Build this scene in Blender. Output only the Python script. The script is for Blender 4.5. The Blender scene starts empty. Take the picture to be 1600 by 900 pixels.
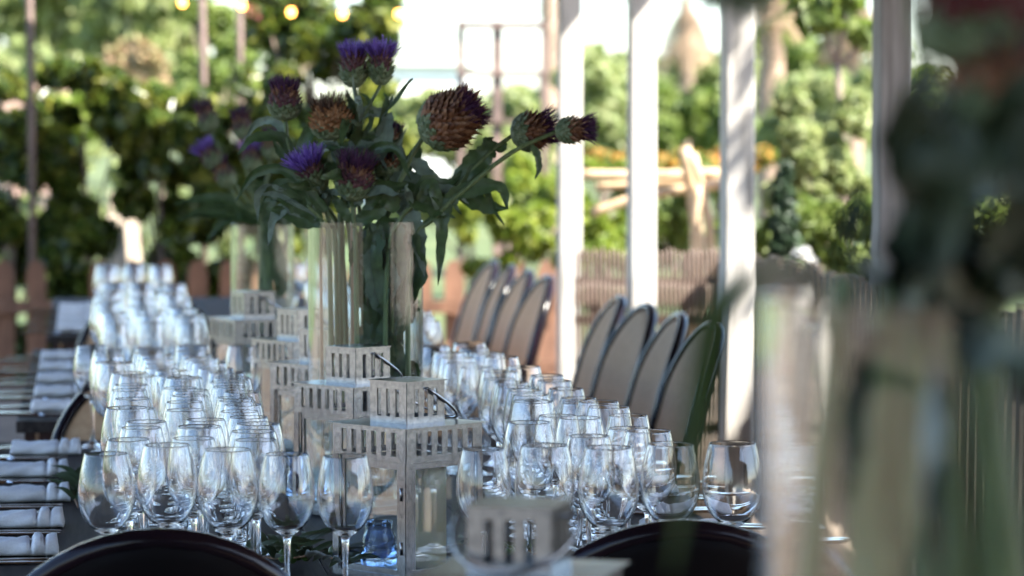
import bpy, bmesh, math, random
import numpy as np
from mathutils import Vector, Matrix, Quaternion
R = math.radians
S = bpy.context.scene
COL = S.collection
rnd = random.Random(7)
TT = 0.75                      # table top height

# ------------------------------------------------------------------ camera
FPX, HOR, VPX = 4600.0, 223.0, 130.0         # measured on the photo (1600 px wide)
CAM = Vector((0, 0, 1.36))
YAW = math.atan((800 - VPX) / FPX); PIT = math.atan((450 - HOR) / FPX)
FW = Vector((math.sin(YAW) * math.cos(PIT), math.cos(YAW) * math.cos(PIT), -math.sin(PIT)))
RT = Vector((math.cos(YAW), -math.sin(YAW), 0)); UP = RT.cross(FW)
cd = bpy.data.cameras.new('camera'); cam = bpy.data.objects.new('camera', cd); COL.objects.link(cam)
cd.sensor_width = 36; cd.lens = 36 * FPX / 1600; cd.clip_end = 2000; cd.clip_start = 0.05
cam.matrix_world = Matrix(((RT.x, UP.x, -FW.x, CAM.x), (RT.y, UP.y, -FW.y, CAM.y), (RT.z, UP.z, -FW.z, CAM.z), (0, 0, 0, 1)))
cd.dof.use_dof = True; cd.dof.focus_distance = 4.3; cd.dof.aperture_fstop = 5.4
S.camera = cam

def at(px, py, d):                            # measured point of the photo at depth d
    return CAM + d * (FW + RT * ((px - 800) / FPX) + UP * ((450 - py) / FPX))
def on(px, d, Z):                             # the point of height Z at column px and depth d
    k = ((Z - CAM.z) / d - FW.z) / UP.z
    return CAM + d * (FW + RT * ((px - 800) / FPX) + UP * k)

# ------------------------------------------------------------------ light
SUN = Vector((1.0, -0.6, 1.2)).normalized()
EL = math.asin(SUN.z); AZ = math.atan2(SUN.x, SUN.y)
w = bpy.data.worlds.new('World'); S.world = w; w.use_nodes = True
nt = w.node_tree; bg = nt.nodes['Background']
sky = nt.nodes.new('ShaderNodeTexSky'); sky.sky_type = 'NISHITA'; sky.sun_disc = False
sky.sun_elevation = EL; sky.sun_rotation = AZ; sky.air_density = 1.0; sky.dust_density = 1.0; sky.ozone_density = 3.0
nt.links.new(sky.outputs[0], bg.inputs[0]); bg.inputs[1].default_value = 0.12
sl = bpy.data.lights.new('sun', 'SUN'); sl.energy = 5.0; sl.angle = R(0.53); sl.color = (1, .95, .84)
so = bpy.data.objects.new('sun', sl); COL.objects.link(so); so.rotation_euler = SUN.to_track_quat('Z', 'Y').to_euler(); so.location = (6, -4, 8)
S.view_settings.view_transform = 'Standard'; S.view_settings.look = 'None'
S.view_settings.exposure = 2.32; S.view_settings.gamma = 1
cy = S.cycles
cy.max_bounces = 28; cy.transmission_bounces = 28; cy.transparent_max_bounces = 48; cy.glossy_bounces = 8; cy.diffuse_bounces = 4
cy.caustics_reflective = False; cy.caustics_refractive = True; cy.blur_glossy = 0.3
cy.sample_clamp_indirect = 6; cy.use_denoising = True

# ------------------------------------------------------------------ materials
MATS = {}
def mat(name, c1, c2=None, rough=.6, metal=0, scale=20, bump=0, stretch=None, spec=.5, coat=0, sheen=0, detail=6, contrast=(.35, .65)):
    m = bpy.data.materials.new(name); m.use_nodes = True; n = m.node_tree.nodes; L = m.node_tree.links
    b = n['Principled BSDF']; b.inputs['Roughness'].default_value = rough; b.inputs['Metallic'].default_value = metal
    b.inputs['Specular IOR Level'].default_value = spec; b.inputs['Coat Weight'].default_value = coat
    b.inputs['Sheen Weight'].default_value = sheen
    tc = n.new('ShaderNodeTexCoord'); mp = n.new('ShaderNodeMapping'); L.new(tc.outputs['Object'], mp.inputs[0])
    if stretch: mp.inputs['Scale'].default_value = stretch
    nz = n.new('ShaderNodeTexNoise'); nz.inputs['Scale'].default_value = scale; nz.inputs['Detail'].default_value = detail
    L.new(mp.outputs[0], nz.inputs['Vector'])
    rp = n.new('ShaderNodeValToRGB'); rp.color_ramp.elements[0].position = contrast[0]; rp.color_ramp.elements[1].position = contrast[1]
    rp.color_ramp.elements[0].color = (*c1, 1); rp.color_ramp.elements[1].color = (*(c2 or c1), 1)
    L.new(nz.outputs[0], rp.inputs[0]); L.new(rp.outputs[0], b.inputs['Base Color'])
    if bump:
        bp = n.new('ShaderNodeBump'); bp.inputs['Strength'].default_value = bump; bp.inputs['Distance'].default_value = .003
        L.new(nz.outputs[0], bp.inputs['Height']); L.new(bp.outputs[0], b.inputs['Normal'])
    MATS[name] = m; return m
def leafmat(name, cols, rough=.45, trans=.35, spec=.5, vein=False):
    m = bpy.data.materials.new(name); m.use_nodes = True; n = m.node_tree.nodes; L = m.node_tree.links
    b = n['Principled BSDF']; b.inputs['Roughness'].default_value = rough; b.inputs['Specular IOR Level'].default_value = spec
    g = n.new('ShaderNodeNewGeometry'); rp = n.new('ShaderNodeValToRGB'); cr = rp.color_ramp
    while len(cr.elements) < len(cols): cr.elements.new(.5)
    for i, c in enumerate(cols): cr.elements[i].position = i / max(1, len(cols) - 1); cr.elements[i].color = (*c, 1)
    L.new(g.outputs['Random Per Island'], rp.inputs[0])
    col = rp.outputs[0]
    if vein:
        tc = n.new('ShaderNodeTexCoord'); nz = n.new('ShaderNodeTexNoise'); nz.inputs['Scale'].default_value = 90; nz.inputs['Detail'].default_value = 4
        L.new(tc.outputs['Object'], nz.inputs['Vector'])
        mx = n.new('ShaderNodeMix'); mx.data_type = 'RGBA'; mx.blend_type = 'MULTIPLY'; mx.inputs[0].default_value = .55
        L.new(col, mx.inputs[6]); r2 = n.new('ShaderNodeValToRGB'); r2.color_ramp.elements[0].position = .35; r2.color_ramp.elements[1].position = .7
        r2.color_ramp.elements[0].color = (.45, .45, .45, 1); r2.color_ramp.elements[1].color = (1.2, 1.2, 1.2, 1)
        L.new(nz.outputs[0], r2.inputs[0]); L.new(r2.outputs[0], mx.inputs[7]); col = mx.outputs[2]
        bp = n.new('ShaderNodeBump'); bp.inputs['Strength'].default_value = .35; bp.inputs['Distance'].default_value = .002
        L.new(nz.outputs[0], bp.inputs['Height']); L.new(bp.outputs[0], b.inputs['Normal'])
    L.new(col, b.inputs['Base Color'])
    if trans:
        t = n.new('ShaderNodeBsdfTranslucent'); L.new(col, t.inputs[0])
        ms = n.new('ShaderNodeMixShader'); ms.inputs[0].default_value = trans
        L.new(b.outputs[0], ms.inputs[1]); L.new(t.outputs[0], ms.inputs[2]); L.new(ms.outputs[0], n['Material Output'].inputs[0])
    MATS[name] = m; return m
def glassmat(name, col=(1, 1, 1), ior=1.5, rough=0):
    m = bpy.data.materials.new(name); m.use_nodes = True; b = m.node_tree.nodes['Principled BSDF']
    b.inputs['Base Color'].default_value = (*col, 1); b.inputs['Transmission Weight'].default_value = 1
    b.inputs['Roughness'].default_value = rough; b.inputs['IOR'].default_value = ior
    MATS[name] = m; return m
def thinglass(name, tint=(1, 1, 1), f0=.045):
    m = bpy.data.materials.new(name); m.use_nodes = True; n = m.node_tree.nodes; L = m.node_tree.links
    n.remove(n['Principled BSDF'])
    t = n.new('ShaderNodeBsdfTransparent'); t.inputs[0].default_value = (*tint, 1)
    g = n.new('ShaderNodeBsdfGlossy'); g.inputs['Roughness'].default_value = .02
    lw = n.new('ShaderNodeLayerWeight'); pw = n.new('ShaderNodeMath'); pw.operation = 'POWER'; pw.inputs[1].default_value = 2.2
    L.new(lw.outputs['Facing'], pw.inputs[0])               # Schlick reflectance, the same on both sides of the sheet
    ml = n.new('ShaderNodeMath'); ml.operation = 'MULTIPLY_ADD'; ml.inputs[1].default_value = .95; ml.inputs[2].default_value = f0
    L.new(pw.outputs[0], ml.inputs[0])
    ms = n.new('ShaderNodeMixShader'); L.new(ml.outputs[0], ms.inputs[0]); L.new(t.outputs[0], ms.inputs[1]); L.new(g.outputs[0], ms.inputs[2])
    L.new(ms.outputs[0], n['Material Output'].inputs[0]); MATS[name] = m; return m
def emit(name, c, s):
    m = bpy.data.materials.new(name); m.use_nodes = True; b = m.node_tree.nodes['Principled BSDF']
    b.inputs['Base Color'].default_value = (*c, 1); b.inputs['Emission Color'].default_value = (*c, 1); b.inputs['Emission Strength'].default_value = s
    MATS[name] = m; return m

M_zinc = mat('zinc', (.20, .21, .23), (.335, .345, .36), rough=.27, metal=.95, scale=120, bump=.05, contrast=(.30, .60), detail=8)
M_wire = mat('steel_wire', (.35, .36, .38), (.45, .46, .48), rough=.25, metal=1)
M_steel = mat('cutlery_steel', (.6, .6, .6), (.66, .66, .67), rough=.12, metal=1)
M_black = mat('black_lacquer', (.003, .0026, .0035), (.005, .004, .005), rough=.6, scale=8, spec=.08)
M_rim = mat('dark_mahogany_lacquer', (.004, .003, .005), (.012, .006, .010), rough=.18, scale=6, spec=.28)
M_tan = mat('tan_upholstery', (.48, .30, .17), (.58, .38, .225), rough=.75, scale=60, bump=.1, sheen=.2)
M_cloth = mat('white_napkin', (.78, .78, .82), (.86, .86, .89), rough=.9, scale=300, bump=.2, sheen=.3)
M_wood = mat('dark_table_wood', (.013, .010, .010), (.05, .04, .037), rough=.6, spec=.25, scale=5, bump=.25, stretch=(14, 1.0, 6))
M_tedge = mat('mahogany_edge', (.03, .012, .012), (.07, .03, .028), rough=.35, scale=8)
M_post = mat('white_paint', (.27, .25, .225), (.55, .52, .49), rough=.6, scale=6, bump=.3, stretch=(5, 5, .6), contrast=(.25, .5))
M_post_shaded = mat('shaded_white_paint', (.17, .15, .14), (.34, .31, .29), rough=.7, scale=6, bump=.3, stretch=(5, 5, .6), contrast=(.3, .6))  # white paint with shade put into its colour, for the nearer posts
M_roof = mat('roof_timber', (.10, .07, .05), (.17, .125, .09), rough=.7, scale=4, stretch=(1, 6, 1))
M_fence = mat('brown_fence_wood', (.12, .058, .035), (.22, .11, .066), rough=.75, scale=6, bump=.3, stretch=(6, 6, 1))
M_stake = mat('brown_stake_wood', (.07, .048, .038), (.18, .125, .10), rough=.6, scale=9, bump=.3, stretch=(3, 3, .4))
M_dkstake = mat('dark_stake_wood', (.02, .016, .013), (.05, .038, .03), rough=.65, scale=9, bump=.3, stretch=(3, 3, .4))
M_pale = mat('pale_timber', (.42, .33, .25), (.60, .50, .40), rough=.7, scale=5, bump=.2, stretch=(4, 4, .5))
M_bamboo = mat('bamboo_pole', (.45, .30, .17), (.62, .46, .30), rough=.5, scale=6)
M_trel = mat('brown_trellis_wood', (.10, .065, .055), (.18, .12, .10), rough=.7, scale=6)
M_trunk = mat('bark', (.13, .09, .07), (.28, .21, .17), rough=.9, scale=14, bump=.6, stretch=(3, 3, .7))
M_palmtr = mat('palm_fibre', (.22, .14, .10), (.42, .30, .22), rough=.9, scale=12, bump=.6, stretch=(2, 2, 1))
M_white = mat('white_render', (.74, .73, .71), (.82, .81, .79), rough=.8, scale=2)
M_terra = mat('terracotta_render', (.50, .30, .23), (.62, .42, .34), rough=.85, scale=2)
M_candle = mat('ivory_wax', (.78, .73, .55), (.85, .80, .63), rough=.45, scale=12)
M_candle.node_tree.nodes['Principled BSDF'].inputs['Subsurface Weight'].default_value = .3
M_candle.node_tree.nodes['Principled BSDF'].inputs['Subsurface Radius'].default_value = (.02, .015, .008)
M_wick = mat('wick', (.03, .03, .03))
M_olive = mat('green_olive', (.045, .09, .018), (.09, .16, .035), rough=.3, scale=40)
M_stem = mat('thistle_stem', (.08, .115, .04), (.14, .19, .075), rough=.55, scale=30, stretch=(3, 3, .5), bump=.2)
M_stemd = mat('brown_stem', (.20, .10, .055), (.34, .20, .12), rough=.6, scale=30, stretch=(3, 3, .5), bump=.2)
M_brG = leafmat('bract_green', [(.08, .12, .05), (.16, .21, .11), (.22, .26, .15)], rough=.6, trans=.1)
M_brP = leafmat('bract_purple', [(.05, .018, .035), (.13, .05, .06), (.2, .1, .07)], rough=.6, trans=.1)
M_brB = leafmat('bract_brown', [(.09, .035, .02), (.24, .105, .05), (.38, .21, .12)], rough=.6, trans=.15)
M_brO = leafmat('bract_orange', [(.17, .07, .025), (.36, .17, .07), (.45, .26, .13)], rough=.6, trans=.15)
M_tuV = leafmat('tuft_violet', [(.08, .035, .22), (.20, .10, .48), (.36, .24, .66)], rough=.6, trans=.3)
M_tuD = leafmat('tuft_plum', [(.025, .008, .03), (.07, .02, .07), (.12, .04, .11)], rough=.7, trans=.15)
M_tuB = leafmat('tuft_brown', [(.05, .025, .015), (.14, .08, .05), (.22, .13, .09)], rough=.8, trans=.2)
M_red = leafmat('petal_red', [(.09, .012, .012), (.16, .025, .02)], rough=.6, trans=.2)
M_leafT = leafmat('thistle_leaf', [(.035, .07, .022), (.06, .105, .035), (.09, .14, .06)], rough=.45, trans=.2, vein=True)
M_leafD = leafmat('dark_leaf', [(.018, .032, .016), (.03, .05, .025), (.045, .07, .04)], rough=.5, trans=.1, vein=True)
M_leafS = leafmat('thistle_leaf_silver', [(.12, .17, .12), (.19, .25, .19)], rough=.6, trans=.12, vein=True)
M_leafO = leafmat('olive_leaf', [(.03, .055, .02), (.07, .10, .05)], rough=.45, trans=.1)
M_glass = glassmat('clear_glass')
M_vase = None
M_water = glassmat('vase_water', (.97, 1, .98), 1.33)
M_vase = glassmat('vase_glass', (.985, 1, .99))
M_vthin = thinglass('thin_vase_glass', (.95, .985, .97), .035)
M_pane = thinglass('window_glass', (.95, .98, .98))
M_thin = thinglass('thin_glass', (.97, .98, .99))
M_blue = glassmat('blue_glass', (.35, .55, .95), 1.45)
M_bulb = emit('bulb_glow', (1, .42, .08), 4)
M_bulbw = emit('bulb_white', (1, .9, .75), 5)
M_socket = mat('black_socket', (.02, .02, .02))

# ------------------------------------------------------------------ helpers
class MB:
    def __init__(s): s.v = []; s.f = []; s.m = []
    def add(s, vs, fs, mi=0):
        o = len(s.v); s.v += [tuple(p) for p in vs]; s.f += [tuple(i + o for i in f) for f in fs]; s.m += [mi] * len(fs)
    def box(s, c, h, q=None, mi=0):           # centre, half sizes, rotation
        c = Vector(c); vs = []
        for z in (-1, 1):
            for x, y in ((-1, -1), (1, -1), (1, 1), (-1, 1)):
                p = Vector((x * h[0], y * h[1], z * h[2]))
                if q is not None: p = q @ p
                vs.append(c + p)
        s.add(vs, [(3, 2, 1, 0), (4, 5, 6, 7), (0, 1, 5, 4), (1, 2, 6, 5), (2, 3, 7, 6), (3, 0, 4, 7)], mi)
    def bar(s, a, b, wx, wy, up=(0, 0, 1), mi=0):
        a, b = Vector(a), Vector(b); z = (b - a).normalized(); x = z.cross(Vector(up))
        if x.length < 1e-4: x = z.cross(Vector((0, 1, 0)))
        x.normalize(); y = z.cross(x); vs = []
        for p in (a, b):
            for i, j in ((-1, -1), (1, -1), (1, 1), (-1, 1)): vs.append(p + x * i * wx + y * j * wy)
        s.add(vs, [(0, 1, 2, 3), (7, 6, 5, 4), (4, 5, 1, 0), (5, 6, 2, 1), (6, 7, 3, 2), (7, 4, 0, 3)], mi)
    def tube(s, pts, rad, n=8, mi=0, cap=True, closed=False, flat=1.0):
        pts = [Vector(p) for p in pts]; k = len(pts); o = len(s.v); ref = None
        rr = rad if isinstance(rad, (list, tuple)) else [rad] * k
        for i, p in enumerate(pts):
            if closed: t = pts[(i + 1) % k] - pts[i - 1]
            else: t = pts[min(i + 1, k - 1)] - pts[max(i - 1, 0)]
            t.normalize()
            if ref is None:
                ref = Vector((0, 0, 1)) if abs(t.z) < .9 else Vector((1, 0, 0))
            x = ref - t * ref.dot(t); x.normalize(); y = t.cross(x); ref = x
            for j in range(n):
                a = 2 * math.pi * j / n; s.v.append(tuple(p + (x * math.cos(a) * flat + y * math.sin(a)) * rr[i]))
        for i in range(k if closed else k - 1):
            for j in range(n):
                a, b = o + i * n + j, o + i * n + (j + 1) % n; i2 = (i + 1) % k
                s.f.append((a, b, o + i2 * n + (j + 1) % n, o + i2 * n + j)); s.m.append(mi)
        if cap and not closed:
            s.f.append(tuple(o + j for j in range(n))[::-1]); s.f.append(tuple(o + (k - 1) * n + j for j in range(n))); s.m += [mi, mi]
    def lathe(s, prof, n=24, c=(0, 0, 0), mi=0, closed=False):
        o = len(s.v); k = len(prof)
        for r, z in prof:
            for j in range(n):
                a = 2 * math.pi * j / n; s.v.append((c[0] + r * math.cos(a), c[1] + r * math.sin(a), c[2] + z))
        for i in range(k if closed else k - 1):
            for j in range(n):
                i2 = (i + 1) % k
                s.f.append((o + i * n + j, o + i * n + (j + 1) % n, o + i2 * n + (j + 1) % n, o + i2 * n + j)); s.m.append(mi)
    def build(s, name, mats, parent=None, smooth=False, merge=False):
        me = bpy.data.meshes.new(name); me.from_pydata(s.v, [], s.f)
        for m in (mats if isinstance(mats, (list, tuple)) else [mats]): me.materials.append(m)
        me.polygons.foreach_set('material_index', s.m)
        if merge:
            bm = bmesh.new(); bm.from_mesh(me); bmesh.ops.remove_doubles(bm, verts=bm.verts, dist=1e-5)
            bmesh.ops.recalc_face_normals(bm, faces=bm.faces); bm.to_mesh(me); bm.free()
        if smooth: me.polygons.foreach_set('use_smooth', [True] * len(me.polygons))
        me.update(); o = bpy.data.objects.new(name, me); COL.objects.link(o)
        if parent: o.parent = parent
        return o
def link_mesh(name, me, parent=None):
    o = bpy.data.objects.new(name, me); COL.objects.link(o); o.parent = parent; return o
def tag(o, label, cat, group=None):
    o['label'] = label; o['category'] = cat
    if group: o['group'] = group
    return o
def thing(name, label, cat, loc=(0, 0, 0), rz=0, group=None):
    o = bpy.data.objects.new(name, None); COL.objects.link(o); o.location = loc; o.rotation_euler = (0, 0, rz); o.empty_display_size = .05
    return tag(o, label, cat, group)
KIDS = {}
def kids(o): return [c for c in bpy.data.objects if c.parent == o]
def copy_tree(o, loc, rz=None, label=None, group=None, ks=None):
    c = o.copy(); COL.objects.link(c); c.location = loc
    if rz is not None: c.rotation_euler = (0, 0, rz)
    if label: c['label'] = label
    if group: c['group'] = group
    for ch, gs in ks:
        d = ch.copy(); COL.objects.link(d); d.parent = c
        for g in gs:
            e = g.copy(); COL.objects.link(e); e.parent = d
    return c
def tree_of(o): return [(c, kids(c)) for c in kids(o)]
def structure(o): o['kind'] = 'structure'; return o
def stuff(o): o['kind'] = 'stuff'; return o
def spline(pts, n=14):
    pts = [Vector(p) for p in pts]
    if len(pts) == 2: return [pts[0].lerp(pts[1], i / n) for i in range(n + 1)]
    P = [pts[0] * 2 - pts[1]] + pts + [pts[-1] * 2 - pts[-2]]; out = []
    per = max(2, n // (len(pts) - 1))
    for i in range(1, len(P) - 2):
        for k in range(per):
            t = k / per; a, b, c, d = P[i - 1:i + 3]
            out.append(.5 * ((2 * b) + (c - a) * t + (2 * a - 5 * b + 4 * c - d) * t * t + (3 * b - a - 3 * c + d) * t ** 3))
    out.append(pts[-1]); return out

# ------------------------------------------------------------------ ground and pergola
mb = MB(); mb.add([(-300, -60, 0), (300, -60, 0), (300, 900, 0), (-300, 900, 0)], [(0, 1, 2, 3)])
M_ground = mat('sandy_ground', (.10, .072, .05), (.19, .14, .10), rough=.95, scale=3, bump=.4)
structure(mb.build('ground', M_ground))
mb = MB(); mb.add([(-260, 16.75, .006), (290, 16.75, .006), (290, 880, .006), (-260, 880, .006)], [(0, 1, 2, 3)])
M_lawn = mat('garden_grass', (.035, .06, .012), (.10, .12, .035), rough=.95, scale=.8)
structure(mb.build('lawn', M_lawn))

perg = thing('pergola', 'white timber pergola with square posts along the right of the tables', 'pergola', (0, 0, 0))
def post(X, Y, hw=.045):
    mb = MB(); b = .006; z0, z1 = 0, 2.42
    ring = [(-hw + b, -hw), (hw - b, -hw), (hw, -hw + b), (hw, hw - b), (hw - b, hw), (-hw + b, hw), (-hw, hw - b), (-hw, -hw + b)]
    vs = [(X + x, Y + y, z) for z in (z0, z1) for x, y in ring]
    mb.add(vs, [tuple(range(8))[::-1], tuple(range(8, 16))] + [(i, (i + 1) % 8, 8 + (i + 1) % 8, 8 + i) for i in range(8)])
    return mb.build('post', M_post if Y > 8 else M_post_shaded, perg)
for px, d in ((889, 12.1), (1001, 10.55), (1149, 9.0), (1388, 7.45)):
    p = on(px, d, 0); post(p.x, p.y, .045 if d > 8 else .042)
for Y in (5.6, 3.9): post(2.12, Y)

RY0, RY1, RX0, RX1 = -4.0, 16.75, -1.5, 2.64
mb = MB(); mb.box((2.06, (RY0 + RY1) / 2, 2.49), (.05, (RY1 - RY0) / 2 - .05, .07)); mb.build('beam', M_post, perg)
for i in range(13):
    mb = MB(); mb.box(((RX0 + RX1) / 2, RY0 + .2 + 1.6 * i, 2.6), ((RX1 - RX0) / 2 - .03, .03, .038)); mb.build('rafter', M_roof, perg)
mb = MB(); mb.box(((RX0 + RX1) / 2, (RY0 + RY1) / 2, 2.655), ((RX1 - RX0) / 2, (RY1 - RY0) / 2, .015)); mb.build('roof_panel', M_roof, perg)
mb = MB(); mb.box((3.13, 3.8, 2.655), (.48, 3.3, .014)); mb.build('shade_awning', M_roof, perg)  # added out-of-view panel that keeps the sun off the fourth post

# added timber house behind the camera, unseen, darkens what the glass reflects
added_house = thing('house', 'added unseen dark timber house behind the camera that darkens reflections in the glass', 'house', (5.0, -5.2, 0))
M_cladding = mat('dark_cladding', (.05, .035, .028), (.11, .08, .06), rough=.8, scale=5, bump=.3, stretch=(5, 5, .5))
mb = MB(); mb.box((0, -2.5, 1.75), (6.4, 2.5, 1.75)); mb.build('wall', M_cladding, added_house)
mb = MB(); mb.box((0, -2.5, 3.58), (6.8, 2.9, .08)); mb.build('roof', M_terra, added_house)
for X in (-5.2, -2.2, 1.6, 4.8):
    mb = MB(); mb.box((X, .02, 1.5), (.55, .025, .7)); f = mb.build('window', M_post, added_house)
    mb = MB(); mb.box((X, .05, 1.5), (.47, .006, .62)); mb.build('pane', M_black, f)

# ------------------------------------------------------------------ tables
def table(label, x0, x1, y0, y1, top, group='dark wooden dining tables in a row'):
    cx, cy_ = (x0 + x1) / 2, (y0 + y1) / 2
    t = thing('dining_table', label, 'table', (cx, cy_, 0), 0, group)
    hw, hl = (x1 - x0) / 2, (y1 - y0) / 2; n = 10; pw = 2 * hw / n
    shared = None
    for i in range(n):
        if shared is None:
            mb = MB(); b = .0025; ring = [(-pw / 2 + .001, -.026), (pw / 2 - .001, -.026), (pw / 2 - .001, -b), (pw / 2 - .001 - b, 0), (-pw / 2 + .001 + b, 0), (-pw / 2 + .001, -b)]
            vs = [(x, y, z) for y in (-hl, hl) for x, z in ring]
            mb.add(vs, [tuple(range(6)), tuple(range(6, 12))[::-1]] + [(i_, 6 + i_, 6 + (i_ + 1) % 6, (i_ + 1) % 6) for i_ in range(6)])
            o = mb.build('plank', M_wood, t); shared = o.data
        else: o = link_mesh('plank', shared, t)
        o.location = (-hw + pw * (i + .5), 0, top + (-.0009 if i % 2 else 0))
    mb = MB()
    for s in (-1, 1):
        mb.box((s * (hw - .03), 0, top - .066), (.012, hl - .06, .038)); mb.box((0, s * (hl - .045), top - .066), (hw - .05, .012, .038))
    mb.build('apron', M_tedge, t)
    for sx in (-1, 1):
        for sy in (-1, 1):
            mb = MB(); mb.box((sx * (hw - .07), sy * (hl - .09), (top - .104) / 2), (.03, .03, (top - .104) / 2)); mb.build('leg', M_tedge, t)
    return t
table('dark plank table at the front set with lanterns, thistles and the sharpest glasses', -.32, 1.0, 3.72, 6.08, TT)
table('dark plank table in the middle of the row behind the sharp front table', -.15, .99, 6.52, 8.78, TT)
table('dark plank table farthest down the row by the brown picket fence', -.12, .99, 9.42, 11.7, TT)
T0 = .77
table('nearest dark table carrying the blurred lantern and big blurred vase', -.1, 1.25, .75, 2.98, T0)

# ------------------------------------------------------------------ chairs
def arch(u, wd=.212, v0=.0, v1=.46):          # outline of the back, u in 0..1 from bottom left over the top to bottom right
    r = wd; straight = v1 - r; L = 2 * straight + math.pi * r; s = u * L
    if s < straight: return (-wd, v0 + s)
    if s > L - straight: return (wd, v0 + (L - s))
    a = math.pi - (s - straight) / r; return (r * math.cos(a), v0 + straight + r * math.sin(a))
def make_chair(label, group):
    t = thing('chair', label, 'chair', (0, 0, 0), 0, group)      # faces +Y, back at y=0
    tl = math.tan(R(15))
    def bp(x, v, off=0):                                        # point on the curved back surface
        return Vector((x, -v * tl - .035 * (1 - (x / .212) ** 2) + off, .45 + v))
    mb = MB(); n = 40; pts = []
    for i in range(n + 1):
        x, v = arch(i / n); pts.append(bp(x, v))
    mb.tube(pts, .015, 8, flat=.9); mb.build('back_frame', M_rim, t, True)
    def panel(off, inset, m, name, bulge=0):
        mb = MB(); NV, NU = 16, 10; vs = []
        for i in range(NV + 1):
            v = .02 + (.46 - inset - .02) * (1 - (1 - i / NV) ** 1.5); r = .212 - inset; st = .46 - .212
            hwid = r if v < st else math.sqrt(max(1e-6, r * r - (v - st) ** 2))
            for j in range(NU + 1):
                x = hwid * (2 * j / NU - 1); e = (1 - (2 * j / NU - 1) ** 4) * (1 - (2 * i / NV - 1) ** 6)
                vs.append(bp(x, v, off + bulge * e))
        mb.add(vs, [(i * (NU + 1) + j, i * (NU + 1) + j + 1, (i + 1) * (NU + 1) + j + 1, (i + 1) * (NU + 1) + j) for i in range(NV) for j in range(NU)])
        return mb.build(name, m, t, True)
    panel(-.014, .008, M_black, 'back_shell', -.006); panel(.006, .008, M_tan, 'back_pad', .018)
    mb = MB(); vs = []; ring = []
    for i in range(24):
        a = 2 * math.pi * i / 24; c, s_ = math.cos(a), math.sin(a)
        ring.append((math.copysign(abs(c) ** .6, c) * .215, .215 + math.copysign(abs(s_) ** .6, s_) * .215))
    prof = [(.93, .425), (1, .435), (1, .452), (.97, .468), (.85, .476), (.4, .482)]
    for k, z in prof:
        for x, y in ring: vs.append((x * k, .215 + (y - .215) * k, z))
    fs = [(i * 24 + j, i * 24 + (j + 1) % 24, (i + 1) * 24 + (j + 1) % 24, (i + 1) * 24 + j) for i in range(5) for j in range(24)]
    mb.add(vs, fs + [tuple(range(24))[::-1], tuple(120 + j for j in range(24))]); mb.build('seat', M_tan, t, True)
    for sx in (-1, 1):
        mb = MB(); mb.tube([(sx * .17, .36, .43), (sx * .185, .40, 0)], [.017, .012], 8); mb.build('leg', M_rim, t, True)
        mb = MB(); mb.tube([(sx * .212, 0, .46), (sx * .2, .03, .30), (sx * .195, -.04, 0)], [.019, .018, .013], 8); mb.build('leg', M_rim, t, True)
    return t
g1 = 'black backed chairs with their backs to the camera'
p = on(248, 3.60, 0); ch = make_chair('black round-backed chair at bottom left in front of the stemmed glasses', g1)
ch.location = (p.x, p.y + .05, 0); CK = tree_of(ch)
ch.scale.z = .985
def chair(px, d, rz, label, group):
    p = on(px, d, 0); return copy_tree(ch, (p.x, p.y, 0), rz, label, group, CK)
c2 = chair(1042, 3.70, R(-3), 'black round-backed chair in front of the two stemless glasses at right', g1); c2.location.y += .03
g2 = 'chairs facing the camera at table ends'
ce = chair(246, 6.2, R(180), 'tan chair with black hoop rim behind the lone stemmed glass at left', g2); ce.scale.z = .965
chair(720, 6.2, R(180), 'tan chair facing the camera hidden behind lanterns at end of the front table', g2)
chair(236, 8.93, R(180), 'tan chair with black hoop rim at the far end of the middle table', g2)
g3 = 'tan chairs lined up along the right side of the tables'
side = [(7.25, 'tan chair back nearest the foreground on the right, beside the white post and green leaf'),
        (7.68, 'tan chair back second from the nearest, its dark rim shining purple'),
        (8.13, 'tan chair back third along the right side, just left of the middle white post'),
        (8.58, 'tan chair back fourth along the right side, partly behind the third one'),
        (9.95, 'sunlit-edged tan chair back right of the vase, nearest of its far group'),
        (10.4, 'tan chair back right of the vase, second of the far group'),
        (10.85, 'tan chair back right of the vase, third of the far group'),
        (11.3, 'tan chair back farthest away, just right of the thistle vase')]
for d, lb in side:
    c = copy_tree(ch, (1.42, d * .99 + .10, 0), R(92 + rnd.uniform(-5, 5)), lb, g3, CK)

# ------------------------------------------------------------------ glasses
def prof_stem():
    return [(.0004, 0), (.034, 0), (.035, .001), (.033, .0025), (.018, .005), (.008, .0095), (.0045, .02), (.0036, .05), (.0042, .085), (.007, .0965), (.016, .103), (.027, .114),
            (.0345, .130), (.037, .148), (.0365, .162), (.034, .180), (.0305, .196), (.0285, .203),
            (.0281, .2033), (.0300, .196), (.0334, .180), (.0358, .162), (.0362, .148), (.0335, .131), (.026, .1155), (.015, .1052), (.0004, .1022)]
def resample(prof):                            # smooth the profile
    q = spline([(r, z, 0) for r, z in prof], len(prof) * 3); return [(max(.0003, v.x), v.y) for v in q]
def lathe_mesh(name, prof, m, n=32):
    mb = MB(); mb.lathe(prof, n); me = bpy.data.meshes.new(name); me.from_pydata(mb.v, [], mb.f)
    bm = bmesh.new(); bm.from_mesh(me); bmesh.ops.holes_fill(bm, edges=[e for e in bm.edges if e.is_boundary])
    bmesh.ops.recalc_face_normals(bm, faces=bm.faces); bm.to_mesh(me); bm.free()
    me.materials.append(m); me.polygons.foreach_set('use_smooth', [True] * len(me.polygons)); return me
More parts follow.
